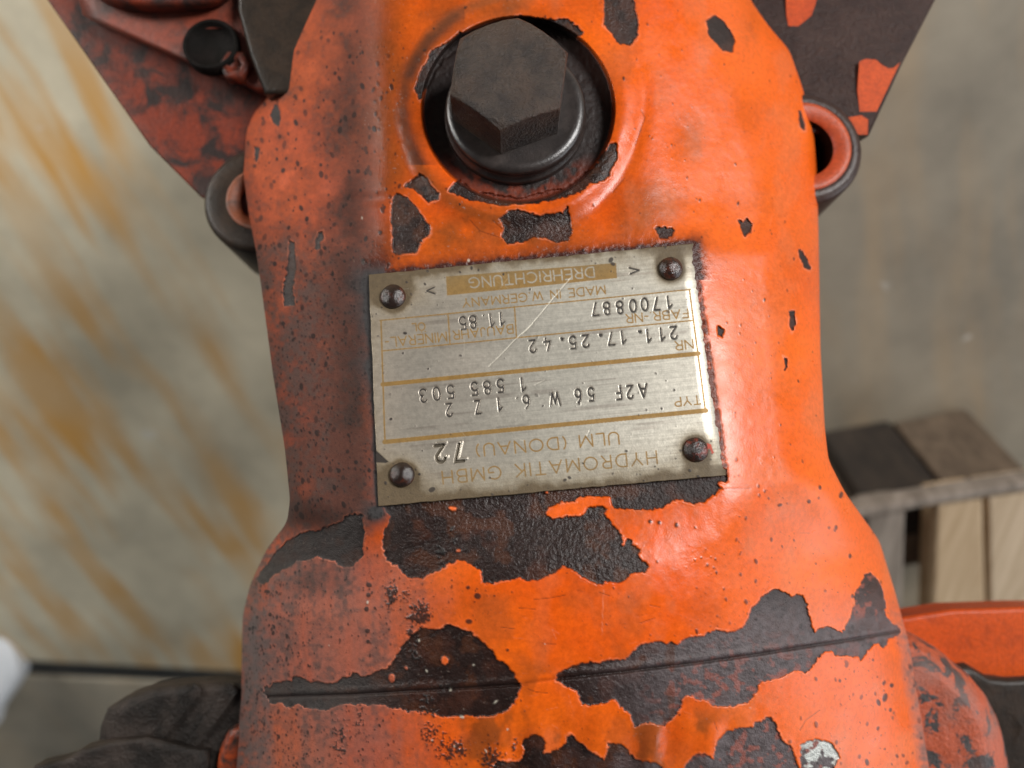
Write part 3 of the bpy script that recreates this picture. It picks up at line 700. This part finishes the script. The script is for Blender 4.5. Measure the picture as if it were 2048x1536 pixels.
pc = lay(pc, (0.06, 0.035, 0.016), np.clip(grime - 0.62, 0, 1) * 1.7)
psp = Rp.zeros()
for _ in range(620):
    x = random.uniform(740, 1440); y = random.uniform(500, 1000)
    g = Rp.sample(grime, np.array([x]), np.array([y]))[0]
    if random.random() > 0.12 + 0.9 * g: continue
    r = 0.6 + 2.3 * random.random() ** 3
    Rp.dot(psp, x, y, r, r * random.uniform(1, 1.6), random.uniform(0, 3), random.uniform(.5, 1), 0.8)
for x, y, r in [(943,536,4),(957,540,3),(920,544,3),(850,568,3.5),(771,966,4),(864,979,7),(1226,528,5),(1222,520,6),(1174,500,4),(1253,902,3),(1317,938,2),(1310,933,2),(1139,955,4),(1331,494,3),(1130,960,4)]:
    Rp.dot(psp, x, y, r, r * .7, random.uniform(0, 3), .9, 1.2)
pc = lay(pc, (0.030, 0.022, 0.018), psp)
pc = lay(pc, (0.75, 0.70, 0.58), scp * 0.75)
halo = np.clip(stamp * 1.0, 0, 1)
smear = np.zeros_like(pu); smear[:-3, 3:] = stamp[3:, :-3]; smear[:-6, :] = np.maximum(smear[:-6, :], stamp[6:, :] * 0.8)
pc = lay(pc, (0.20, 0.15, 0.11), np.clip(smear * 0.45 * (0.4 + pf), 0, 1))
pc = lay(pc, (0.028, 0.024, 0.022), np.clip(stamp * (1.1 + 0.9 * (pf - 0.5)), 0, 0.97))
pc = lay(pc, (0.10, 0.080, 0.05), big * 0.75)
sl, sd = Rp.poly_sd([(749,898),(777,924),(771,926),(750,925)])
nt_m = np.zeros_like(pu); nt_m[sl] = np.clip(sd / 1.5 + 0.5, 0, 1)
pc = lay(pc, (0.035, 0.027, 0.022), nt_m)
sl, sd = Rp.poly_sd([(1414,886),(1422,889),(1425,900),(1428,905),(1424,908),(1420,897),(1415,898)])
fl = np.zeros_like(pu); fl[sl] = np.clip(sd / 1.0 + 0.6, 0, 1)
pc = lay(pc, (0.52, 0.055, 0.02), fl)
pc = np.clip(pc, 0.004, 0.95)
dirt_p = np.clip(grime * 1.0 + psp + stamp + nt_m + gold * 0.7 + fl, 0, 1)
ps = np.stack([0.36 + 0.16 * dirt_p + 0.10 * (pb - 0.5) + 0.16 * (1 - brush) * 0.6, 0.08 + 0.3 * grime, 0.72 * (1 - dirt_p)], -1)
roll = np.zeros_like(big); k = 7; roll[:-k, k:] = big[k:, :-k]
pd = -1.7 * stamp - 4.2 * big + 1.6 * np.clip(roll - big, 0, 1) - 0.35 * scp + 0.5 * psp - 1.5 * nt_m + 0.10 * (brush - 0.5)

na, nb = 600, 440
aa, bb = np.meshgrid(np.linspace(0, 1, na), np.linspace(0, 1, nb))
pcs = np.array(PC, float)
Up = (pcs[0, 0] * (1 - aa) + pcs[1, 0] * aa) * (1 - bb) + (pcs[3, 0] * (1 - aa) + pcs[2, 0] * aa) * bb
Vp = (pcs[0, 1] * (1 - aa) + pcs[1, 1] * aa) * (1 - bb) + (pcs[3, 1] * (1 - aa) + pcs[2, 1] * aa) * bb
# slightly worn outline
jag = 0.4 * np.interp(np.arange(na), np.linspace(0, na, 60), rng.normal(0, 1, 60))
Vp += (jag[None, :] * (np.exp(-bb * 60) - np.exp(-(1 - bb) * 60)))
jag2 = 0.4 * np.interp(np.arange(nb), np.linspace(0, nb, 40), rng.normal(0, 1, 40))
Up += (jag2[:, None] * (np.exp(-aa * 60) - np.exp(-(1 - aa) * 60)))
cr = np.clip(1 - np.hypot(np.clip(0.02 - (1 - aa), -1, 1), 0) , 0, 1)
def plate_z(a, b, v):
    dr = (1 - a) * 650
    return tilt(v) + 6.5 - 0.011 * np.clip(34 - dr, 0, 34) ** 2 + 1.6 * np.sin(a * 5 + 1) * np.sin(b * 4)
Zp = plate_z(aa, bb, Vp) + Rp.sample(pd, Up, Vp)
Pp = W3(Up, Vp, Zp)
PCc = Rp.sample(pc, Up, Vp); PSs = Rp.sample(ps, Up, Vp)
def skirt(A, f):   # rolled edge all round
    A = np.concatenate([f(A[:1]), A, f(A[-1:])], 0); return np.concatenate([f(A[:, :1]), A, f(A[:, -1:])], 1)
Us = skirt(Up, lambda x: x); Vs = skirt(Vp, lambda x: x)
Zs = skirt(Zp, lambda x: x - 8)
Us[:, 0] -= 0.8; Us[:, -1] += 0.8; Vs[0] -= 0.8; Vs[-1] += 0.8
PCc = skirt(PCc, lambda x: x * 0.8); PSs = skirt(PSs, lambda x: x)
nb2, na2 = Us.shape
idx = np.arange(nb2 * na2).reshape(nb2, na2)
quads = np.stack([idx[:-1, :-1], idx[1:, :-1], idx[1:, 1:], idx[:-1, 1:]], -1).reshape(-1, 4)
one = np.ones((nb2, na2, 1))
plate = mesh_np('data_plate', W3(Us, Vs, Zs).reshape(-1, 3), quads, M_PLATE, motor, True,
                {'coat': np.concatenate([PCc, one], -1).reshape(-1, 4), 'surf': np.concatenate([PSs, one], -1).reshape(-1, 4)})
plate['label'] = 'scratched aluminium data plate with gold print and stamped numbers'

# frame standing on the tilted pad
def frame_at(u, v, z):
    o = Wp(u, v, z)
    a = Wp(u + 1, v, z) - Wp(u - 1, v, z)
    b = Wp(u, v + 1, z + 0.23) - Wp(u, v - 1, z - 0.23)
    n = b.cross(a).normalized()
    if n.dot(CAM - o) < 0: n = -n
    x = a.normalized(); y = n.cross(x)
    k = (D - z) / D * S
    return o, x * k, y * k, n * k

def lathe(name, fr, prof, mat, parent, seg=64, jitter=0.0, smooth=True):
    o, x, y, n = fr
    vs_, fs = [], []
    for r, h in prof:
        for i in range(seg):
            t = 2 * math.pi * i / seg
            rj = r * (1 + jitter * math.sin(3 * t + h) + jitter * random.uniform(-.6, .6))
            vs_.append(o + x * (rj * math.cos(t)) + y * (rj * math.sin(t)) + n * h)
    m = len(prof)
    for j in range(m - 1):
        for i in range(seg):
            i2 = (i + 1) % seg
            fs.append((j * seg + i, j * seg + i2, (j + 1) * seg + i2, (j + 1) * seg + i))
    if prof[-1][0] < 61 and not name == 'bolt_sleeve':
        fs.append(tuple((m - 1) * seg + i for i in range(seg)))
    return mesh_py(name, vs_, fs, mat, parent, smooth)

for x, y, r in RV:
    hh = random.uniform(0.42, 0.62)
    prof = [(r, -3), (r * 1.0, 1)] + [(r * math.cos(t), 1.5 + hh * r * math.sin(t)) for t in (0.15, .35, .55, .8, 1.05, 1.25, 1.42, 1.53)]
    lathe('rivet', frame_at(x, y, tilt(y) + 6.5), prof, M_RIVET if x < 1380 else M_RIVET2, plate, 28, 0.02)

# ------------------------------------------------------------------ hexagonal plug in its counterbore
fb = frame_at(1031, 236, tilt(236) - 28)
plug_prof = [(142, -12), (142, 4), (140, 8), (134, 10), (134, 24), (137, 28), (137, 34), (133, 39), (124, 41.5), (118, 41), (60, 41)]
plug = lathe('hex_plug', fb, plug_prof, M_COLLAR, motor, 96)
plug['label'] = 'oily dark steel hexagonal plug'
def hexhead(fr, r, h0, h1, phase, mat, parent):
    o, x, y, n = fr
    vs_, fs = [], []
    seg = 12
    def ringp(scale, h):
        st = len(vs_)
        for i in range(6):
            for q in (0, 1, 2, 3):
                t0 = phase + i * math.pi / 3; t1 = t0 + math.pi / 3
                p = Vector((math.cos(t0), math.sin(t0))).lerp(Vector((math.cos(t1), math.sin(t1))), q / 4)
                vs_.append(o + x * (p.x * r * scale(p.length)) + y * (p.y * r * scale(p.length)) + n * h(p.length))
        return st
    c0 = math.cos(math.pi / 6)
    # chamfer: the corners of the head are turned down
    rings = [ringp(lambda l: 1.0, lambda l: h0), ringp(lambda l: 1.0, lambda l: h1 - 3 - 13 * max(0.0, (l - c0) / (1 - c0)) ** 1.4),
             ringp(lambda l: 0.985, lambda l: h1 - 1.2 - 10 * max(0.0, (l - c0) / (1 - c0)) ** 1.4),
             ringp(lambda l: 0.95 * (c0 / l) ** 0.35, lambda l: h1 - 1.5 * (l - c0) / (1 - c0)), ringp(lambda l: 0.80 * (c0 / l), lambda l: h1 + 0.4), ringp(lambda l: 0.35 * (c0 / l), lambda l: h1 + 0.2)]
    for a, b in zip(rings[:-1], rings[1:]):
        for i in range(24):
            j = (i + 1) % 24
            fs.append((a + i, a + j, b + j, b + i))
    fs.append(tuple(rings[-1] + i for i in range(24)))
    ob = mesh_py('hex_head', vs_, fs, mat, parent, True)
    e = ob.modifiers.new('edges', 'EDGE_SPLIT'); e.split_angle = math.radians(24)
    return ob
hexhead(frame_at(1019, 222, tilt(222) - 28), 117, 40, 138, math.radians(-98), M_DARK, plug)

# ------------------------------------------------------------------ other castings of the motor
def catmull(pts, per=6):
    out = []; n = len(pts)
    for i in range(n):
        p0, p1, p2, p3 = (np.array(pts[(i + k) % n], float) for k in (-1, 0, 1, 2))
        for j in range(per):
            t = j / per
            out.append(0.5 * ((2 * p1) + (-p0 + p2) * t + (2 * p0 - 5 * p1 + 4 * p2 - p3) * t * t + (-p0 + 3 * p1 - 3 * p2 + p3) * t ** 3))
    return out

def pillow(name, outline, z0, r, depth, mat, parent, tz=0.0, smooth_outline=True, per=6, wob=0.0, crown=0.0):
    """solid casting: outline at its own distance, rounded front edge of radius r, sides run back by depth"""
    pts = catmull(outline, per) if smooth_outline else [np.array(p, float) for p in outline]
    pts = np.array(pts); c = pts.mean(0)
    size = np.median(np.hypot(*(pts - c).T))
    vs_, fs = [], []
    n = len(pts)
    rings = []
    zt = lambda p: z0 + tz * (p[1] - c[1])
    for dz, f in ((depth, 0.97), (r + 1, 1.0)):
        rings.append([(c[0] + (p[0] - c[0]) * f, c[1] + (p[1] - c[1]) * f, zt(p) - dz, p) for p in pts])
    for q in (0.0, 0.15, 0.32, 0.5, 0.7, 0.88, 1.0):
        a = q * math.pi / 2
        inset = r * (1 - math.cos(a)); dz = r * (1 - math.sin(a))
        f = 1 - inset / size
        rings.append([(c[0] + (p[0] - c[0]) * f, c[1] + (p[1] - c[1]) * f, zt(p) - dz, p) for p in pts])
    f1 = 1 - r / size
    for g in (0.8, 0.6, 0.4, 0.2, 0.04):
        f = f1 * g
        rings.append([(c[0] + (p[0] - c[0]) * f, c[1] + (p[1] - c[1]) * f, z0 + (zt(p) - z0) * g + crown * (1 - g * g), p) for p in pts])
    for ri, ring in enumerate(rings):
        for (x, y, z, p) in ring:
            if ri == 0:   # straight back, parallel to the line of sight of the pad
                zz = rings[1][0][2]
                k = (D - (zt(p) - r)) / (D - z)
                x = 1024 + (x - 1024) * k; y = 768 + (y - 768) * k
            vs_.append(Wp(x, y, z + (random.uniform(-wob, wob) if ri > 1 else 0)))
    m = len(rings)
    for j in range(m - 1):
        for i in range(n):
            i2 = (i + 1) % n
            fs.append((j * n + i, (j + 1) * n + i, (j + 1) * n + i2, j * n + i2))
    vs_.append(Wp(c[0], c[1], z0 + crown)); q = len(vs_) - 1
    for i in range(n): fs.append(((m - 1) * n + i, q, (m - 1) * n + (i + 1) % n))
    return mesh_py(name, vs_, fs, mat, parent, True)

# mounting flange, one wing either side
wing = pillow('flange_wing', [(20,-130),(95,0),(200,150),(300,292),(402,394),(520,470),(760,440),(760,-130)], -390, 10, 240, M_FLANGE, motor, 0.1, False)
lip = pillow('flange_lip', [(130,-120),(165,30),(360,120),(470,158),(515,184),(640,190),(760,60),(760,-120)], -345, 26, 60, M_FLANGE_DUST, wing, 0.1, False)
lathe('bolt_recess', frame_at(422, 90, -326), [(56, -20), (55, 4), (50, 6), (47, 4), (46, -9), (0.5, -9)], M_SHAD, wing, 40)
lathe('flange_bolt', frame_at(470, 130, -322), [(34, -20), (34, 0), (28, 4), (16, 4), (13, -4), (0.5, -4)], M_FLANGE, wing, 6)
pillow('hose_stub', [(150,-110),(180,-20),(235,18),(330,26),(440,12),(480,-40),(480,-110)], -300, 60, 120, M_FLANGE, wing, 0.0)
pillow('bearing_web', [(474,-120),(476,20),(500,110),(530,190),(600,190),(660,60),(660,-120)], -285, 14, 200, M_BOSS, motor, 0.1, False)
bl_ = lathe('bolt_boss', frame_at(517, 397, -345), [(112, -190), (112, -10), (106, -2), (98, 0), (66, 0), (62, -1)], M_BOSS, motor, 64)
lathe('bolt_sleeve', frame_at(517, 397, -345), [(66, -2), (65, 0.8), (58, 0.5), (44, -8), (40, -14)], mottled('sleeve_orange_a', (0.24, 0.07, 0.028), (0.07, 0.042, 0.03), 0.45, 0.7, 160, 0.5), bl_, 48)

lathe('bolt_bore', frame_at(517, 397, -345), [(41, -12), (39, -40), (38, -120), (0.5, -120)], M_SHAD, bl_, 40)
wing2 = pillow('flange_wing', [(1330,-130),(1935,-130),(1870,0),(1806,124),(1737,272),(1690,262),(1330,300)], -368, 11, 240, M_PRIMER, motor, 0.1, False)
def flake(name, pts, z, mat, parent, th=5):
    n = len(pts)
    vs_ = [Wp(x, y, z) for x, y in pts] + [Wp(x, y, z - th) for x, y in pts]
    fs = [tuple(range(n))] + [(i, (i + 1) % n, n + (i + 1) % n, n + i) for i in range(n)]
    return mesh_py(name, vs_, fs, mat, parent, False, 0.0002, 2)
flake('paint_flake', [(1720,124),(1732,119),(1752,121),(1762,130),(1776,138),(1788,137),(1796,130),(1733,262),(1727,260),(1722,232),(1716,180)], -355, M_FLAKE, wing2, 7)
flake('paint_flake', [(1572,-40),(1640,-40),(1632,0),(1622,30),(1600,48),(1580,62),(1574,30)], -373, M_FLAKE, wing2, 7)
flake('paint_flake', [(1698,236),(1722,232),(1735,240),(1734,268),(1720,268),(1706,262)], -350, M_FLAKE, wing2, 9)
br_ = lathe('bolt_boss', frame_at(1608, 292, -318), [(120, -200), (120, -12), (114, -3), (106, 0), (96, 1), (92, -2)], M_PRIMER2, motor, 64)
lathe('bolt_sleeve', frame_at(1608, 292, -318), [(95, -3), (94, 1.5), (86, 2), (66, -4), (62, -8)], mottled('sleeve_orange_b', (0.52, 0.085, 0.025), (0.30, 0.05, 0.02), 0.5, 0.75, 160, 0.4), br_, 48)

lathe('bolt_bore', frame_at(1608, 292, -318), [(63, -7), (60, -30), (58, -150), (0.5, -150)], M_SHAD, br_, 40)
# side port and cover at lower right
M_PORT = mottled('flaking_port_paint', (0.46, 0.085, 0.028), (0.040, 0.034, 0.032), 0.52, 0.57, 150, 0.5, (0.25, 0.12, 0.09), (2, 2, 7), 0.6)
M_COVER = mottled('cover_paint', (0.62, 0.082, 0.006), (0.35, 0.045, 0.006), 0.5, 0.8, 160, 0.36, None, (0, 0, 0), 0.3, 0.3)
pillow('side_port', [(1700,1330),(1790,1268),(1850,1282),(1912,1328),(1965,1384),(1995,1440),(2012,1510),(2022,1580),(2020,1760),(1700,1760)], -255, 90, 330, M_PORT, motor, 0.0, True, 6, 0.0)
cov = pillow('port_cover', [(1720,1250),(1806,1232),(1900,1217),(2048,1212),(2300,1212),(2300,1800),(1720,1800)], -430, 20, 95, M_COVER, motor, 0.0, False)
pillow('cover_flange', [(1880,1330),(1925,1322),(1965,1346),(2010,1352),(2120,1346),(2300,1346),(2300,1800),(1880,1800)], -402, 40, 60, M_BOSS, cov, 0.0, False, 6, 0.5)
# suction port at lower left
M_SUC = mottled('greasy_black_port', (0.014, 0.011, 0.009), (0.045, 0.034, 0.028), 0.42, 0.68, 130, 0.5, (0.075, 0.055, 0.045), (5, 1, 1), 1.0, 0.3)
suc = pillow('suction_port', [(640,1358),(560,1357),(480,1360),(410,1362),(350,1366),(300,1374),(256,1390),(216,1416),(203,1450),(196,1500),(192,1600),(192,1700),(420,1700),(640,1700),(640,1530)], -300, 40, 85, M_SUC, motor, 0.0, False, 6, 0.0)
for (x0, y0, x1, y1) in ((470, 1372, 330, 1560), (398, 1372, 262, 1540)):
    dx, dy = (y1 - y0) * 0.05, (x0 - x1) * 0.05
    pillow('port_rib', [(x0 - dx, y0 - dy), (x0 + dx, y0 + dy), (x1 + dx, y1 + dy), (x1 - dx, y1 - dy)], -292, 8, 20, M_SUC, suc, 0.0, False, 6, 0.5)
pillow('port_rim', [(300,1470),(230,1478),(165,1496),(140,1512),(70,1530),(50,1600),(50,1760),(420,1760),(420,1500)], -262, 26, 60, M_SUC, suc, 0.0, False, 6, 0.0)
pillow('drain_lug', [(452,1470),(478,1452),(540,1450),(560,1700),(440,1700),(434,1540)], -262, 24, 120, mottled('drain_paint', (0.40, 0.06, 0.012), (0.04, 0.025, 0.02), 0.42, 0.6, 200, 0.45), suc, 0.0)
tx = bpy.data.textures.new('casting_lumps', 'CLOUDS'); tx.noise_scale = 0.006; tx.noise_depth = 3
for o in motor.children_recursive:
    if o.name.split('.')[0] in ('suction_port', 'port_rim', 'side_port', 'drain_lug'):
        b = o.modifiers.new('fine', 'SUBSURF'); b.subdivision_type = 'SIMPLE'; b.levels = b.render_levels = 3
        d = o.modifiers.new('lumps', 'DISPLACE'); d.texture = tx; d.texture_coords = 'GLOBAL'; d.strength = 0.0006; d.mid_level = 0.5
# shaft end the motor stands on
top = Wp(1050, 120, -560)
vs_, fs = [], []
for (r, z) in ((0.050, top.z), (0.046, top.z * 0.5), (0.040, 0.012), (0.055, 0.011), (0.055, 0.0225)):
    pass
prof = [(0.048, top.z), (0.046, top.z * 0.6), (0.034, top.z * 0.55), (0.034, 0.030), (0.050, 0.028), (0.050, 0.0202)]
for r, z in prof:
    for i in range(40):
        a = 2 * math.pi * i / 40; vs_.append((top.x + r * math.cos(a), top.y + r * math.sin(a), z))
for j in range(len(prof) - 1):
    for i in range(40): fs.append((j * 40 + i, j * 40 + (i + 1) % 40, (j + 1) * 40 + (i + 1) % 40, (j + 1) * 40 + i))
mesh_py('shaft_end', vs_, fs, M_DARK, motor, True)

# ------------------------------------------------------------------ floor of worn steel plates
def floor_mat(name, rust_x, seed, tone):
    m, nt, bs = new_mat(name)
    pos = coords(nt)
    base = noise_node(nt, 16, 6, 0.6)
    colr = ramp(nt, base, [(0.32, tuple(x * 0.72 for x in tone)), (0.52, tone), (0.70, tuple(min(1, x * 1.22) for x in tone))])
    mp = N(nt, 'ShaderNodeMapping'); nt.links.new(pos, mp.inputs['Vector'])
    mp.inputs['Rotation'].default_value = (0, 0, math.radians(-60)); 
    mp2 = N(nt, 'ShaderNodeMapping'); nt.links.new(mp.outputs['Vector'], mp2.inputs['Vector'])
    mp2.inputs['Rotation'].default_value = (0, 0, math.radians(120)); mp2.inputs['Location'].default_value = seed
    mp3 = N(nt, 'ShaderNodeMapping'); nt.links.new(mp2.outputs['Vector'], mp3.inputs['Vector'])
    mp3.inputs['Scale'].default_value = (52, 11, 1)
    rot = N(nt, 'ShaderNodeVectorRotate', rotation_type='Z_AXIS'); rot.inputs['Angle'].default_value = math.radians(-18)
    nt.links.new(pos, rot.inputs['Vector'])
    mp3b = N(nt, 'ShaderNodeMapping'); nt.links.new(rot.outputs['Vector'], mp3b.inputs['Vector'])
    mp3b.inputs['Scale'].default_value = (44, 7.0, 1); mp3b.inputs['Location'].default_value = seed
    st = noise_node(nt, 1.0, 4, 0.5, mp3b.outputs['Vector'])
    rust = ramp(nt, st, [(0.45, 0.0), (0.63, 1.0)])
    big = noise_node(nt, 9, 2, 0.5)
    rust = mixc(nt, 1.0, rust, ramp(nt, big, [(0.36, 0.25), (0.58, 1.0)]), 'MULTIPLY')
    sepx = N(nt, 'ShaderNodeSeparateXYZ'); nt.links.new(pos, sepx.inputs[0])
    side = N(nt, 'ShaderNodeMapRange'); side.inputs['From Min'].default_value = rust_x + 0.10; side.inputs['From Max'].default_value = rust_x - 0.02
    nt.links.new(sepx.outputs['X'], side.inputs['Value'])
    side2 = N(nt, 'ShaderNodeMapRange'); side2.inputs['To Min'].default_value = 0.14; nt.links.new(side.outputs[0], side2.inputs['Value'])
    rust = mixc(nt, 1.0, rust, side2.outputs[0], 'MULTIPLY')
    colr = mixc(nt, rust, colr, (0.62, 0.34, 0.10))
    wsp = noise_node(nt, 60, 2, 0.5)
    colr = mixc(nt, ramp(nt, wsp, [(0.72, 0.0), (0.80, 0.5)]), colr, (0.7, 0.7, 0.66))
    nt.links.new(colr, bs.inputs['Base Color'])
    bs.inputs['Roughness'].default_value = 0.55
    bump(nt, bs, base, 0.15, 0.002)
    return m
floor = mesh_py('floor', [(-6, -6, -0.004), (6, -6, -0.004), (6, 6, -0.004), (-6, 6, -0.004)], [(0, 1, 2, 3)], mottled('floor_dirt', (0.05, 0.045, 0.04), (0.09, 0.08, 0.07), 0.4, 0.6, 20, 0.8))
floor['kind'] = 'structure'
FT = 0.020      # plate thickness
def slab(name, corners, z0, z1, mat, parent, bev=0.0015):
    n = len(corners)
    vs_ = [(x, y, z1) for x, y in corners] + [(x, y, z0) for x, y in corners]
    fs = [tuple(range(n)), tuple(range(2 * n - 1, n - 1, -1))] + [(i, n + i, n + (i + 1) % n, (i + 1) % n) for i in range(n)]
    return mesh_py(name, vs_, fs, mat, parent, False, bev, 2)
ga, gb = on_level(30, 1322, FT), on_level(470, 1344, FT)
gc, gd = on_level(30, 1352, FT), on_level(470, 1372, FT)
def ext(a, b, x):
    t = (x - a.x) / (b.x - a.x); return (x, a.y + (b.y - a.y) * t)
slab('floor_plate', [ext(ga, gb, -1.6), ext(ga, gb, -0.003), (-0.003, 2.2), (-1.6, 2.2)], 0.0, FT, floor_mat('rust_streaked_plate', 0.0, (3.1, 0.4, 0), (0.64, 0.575, 0.425)), floor)
slab('floor_plate', [ext(ga, gb, 0.003), ext(ga, gb, 2.0), (2.0, 2.2), (0.003, 2.2)], 0.0, FT, floor_mat('grey_floor_plate', -0.2, (5.1, 1.4, 0), (0.245, 0.212, 0.158)), floor)  # split off behind the motor; darker tone stands in for weaker light here
slab('floor_plate', [ext(gc, gd, -1.6), (-1.6, -2.2), (2.0, -2.2), ext(gc, gd, 2.0)], 0.0, FT, floor_mat('plain_plate', -9.0, (7.7, 2.4, 0), (0.52, 0.455, 0.345)), floor)

q = [ext(ga, gb, -1.5), ext(ga, gb, 1.9), ext(gc, gd, 1.9), ext(gc, gd, -1.5)]
q = [(x, y - 0.0006) for x, y in q[:2]] + [(x, y + 0.0006) for x, y in q[2:]]
slab('gap_shade_strip', q[::-1], 0.0, FT - 0.002, mottled('gap_shade', (0.035, 0.036, 0.034), (0.06, 0.056, 0.048), 0.4, 0.7, 30, 0.8), floor, 0.0004)  # added dark strip, stands in for the shade down in the gap

# ------------------------------------------------------------------ pallet at right
def wood_mat(name, c1, c2, seed):
    m, nt, bs = new_mat(name)
    mp = N(nt, 'ShaderNodeMapping'); nt.links.new(coords(nt), mp.inputs['Vector'])
    mp.inputs['Scale'].default_value = (160, 14, 60); mp.inputs['Location'].default_value = seed
    f = noise_node(nt, 1.0, 5, 0.6, mp.outputs['Vector'], 0.6)
    nt.links.new(ramp(nt, f, [(0.3, c1), (0.7, c2)]), bs.inputs['Base Color'])
    bs.inputs['Roughness'].default_value = 0.75
    bump(nt, bs, f, 0.3, 0.001)
    return m
WD = [wood_mat('pale_wood_a', (0.42, 0.29, 0.16), (0.62, 0.47, 0.30), (0, 0, 0)), wood_mat('pale_wood_b', (0.46, 0.34, 0.21), (0.66, 0.52, 0.36), (4, 1, 0))]
WG = wood_mat('grey_wood', (0.17, 0.14, 0.11), (0.33, 0.28, 0.23), (2, 7, 1))
WB = wood_mat('brown_wood', (0.08, 0.056, 0.037), (0.19, 0.138, 0.092), (9, 3, 1))
WK = wood_mat('deck_shade_wood', (0.016, 0.012, 0.009), (0.045, 0.032, 0.022), (1, 3, 1))  # near-black tone carries the shade under the deck
pallet = bpy.data.objects.new('wooden_pallet', None); C.objects.link(pallet)
pallet['label'] = 'pale wooden pallet standing on the floor behind the motor'
pallet['category'] = 'pallet'
HD = 0.115
def board(name, px, h, th, mat):
    q = [on_level(x, y, h) for x, y in px]
    return slab(name, [(p.x, p.y) for p in q], h - th, h, mat, pallet, 0.0015)
board('deck_board', [(1874,1010),(1966,996),(1975,1330),(1862,1330)], HD - 0.004, 0.018, WD[0])
board('deck_board', [(1976,996),(2120,975),(2160,1330),(1983,1330)], HD - 0.004, 0.018, WD[1])
board('deck_board', [(1735,1034),(1812,1022),(1800,1330),(1700,1330)], HD - 0.004, 0.018, WG)
board('lead_board', [(1660,1030),(1870,994),(2260,933),(2260,950),(1870,1012),(1660,1050)], HD, 0.010, WG)
board('stringer_or_shade_block', [(1905,992),(2075,962),(2090,1060),(1900,1080)], HD - 0.023, HD - 0.023 - FT - 0.0004, WB)
board('stringer_or_shade_block', [(1690,1060),(1790,1044),(1800,1150),(1690,1160)], HD - 0.023, HD - 0.023 - FT - 0.0004, WB)
board('stringer_or_shade_block', [(1735,1012),(1893,986),(1900,1060),(1735,1085)], HD - 0.0235, HD - 0.0235 - FT - 0.0004, WK)  # added dark block in place of the shaded opening under the deck
board('bottom_board', [(1500,1075),(2300,960),(2300,1060),(1500,1180)], HD - 0.024, 0.014, WB)

# ------------------------------------------------------------------ white canister at the left edge
m, nt, bs = new_mat('white_plastic')
f = noise_node(nt, 40, 3, 0.5); nt.links.new(ramp(nt, f, [(0.3, (0.74, 0.77, 0.80)), (0.7, (0.82, 0.84, 0.86))]), bs.inputs['Base Color'])
bs.inputs['Roughness'].default_value = 0.4
can = pillow('white_tray', [(-330,1140),(-34,1226),(20,1282),(40,1332),(34,1364),(-4,1420),(-60,1490),(-360,1560)], -3290, 60, 172, m, None)
can['label'] = 'white plastic tray on the floor, cut off by the left edge'
can['category'] = 'tray'
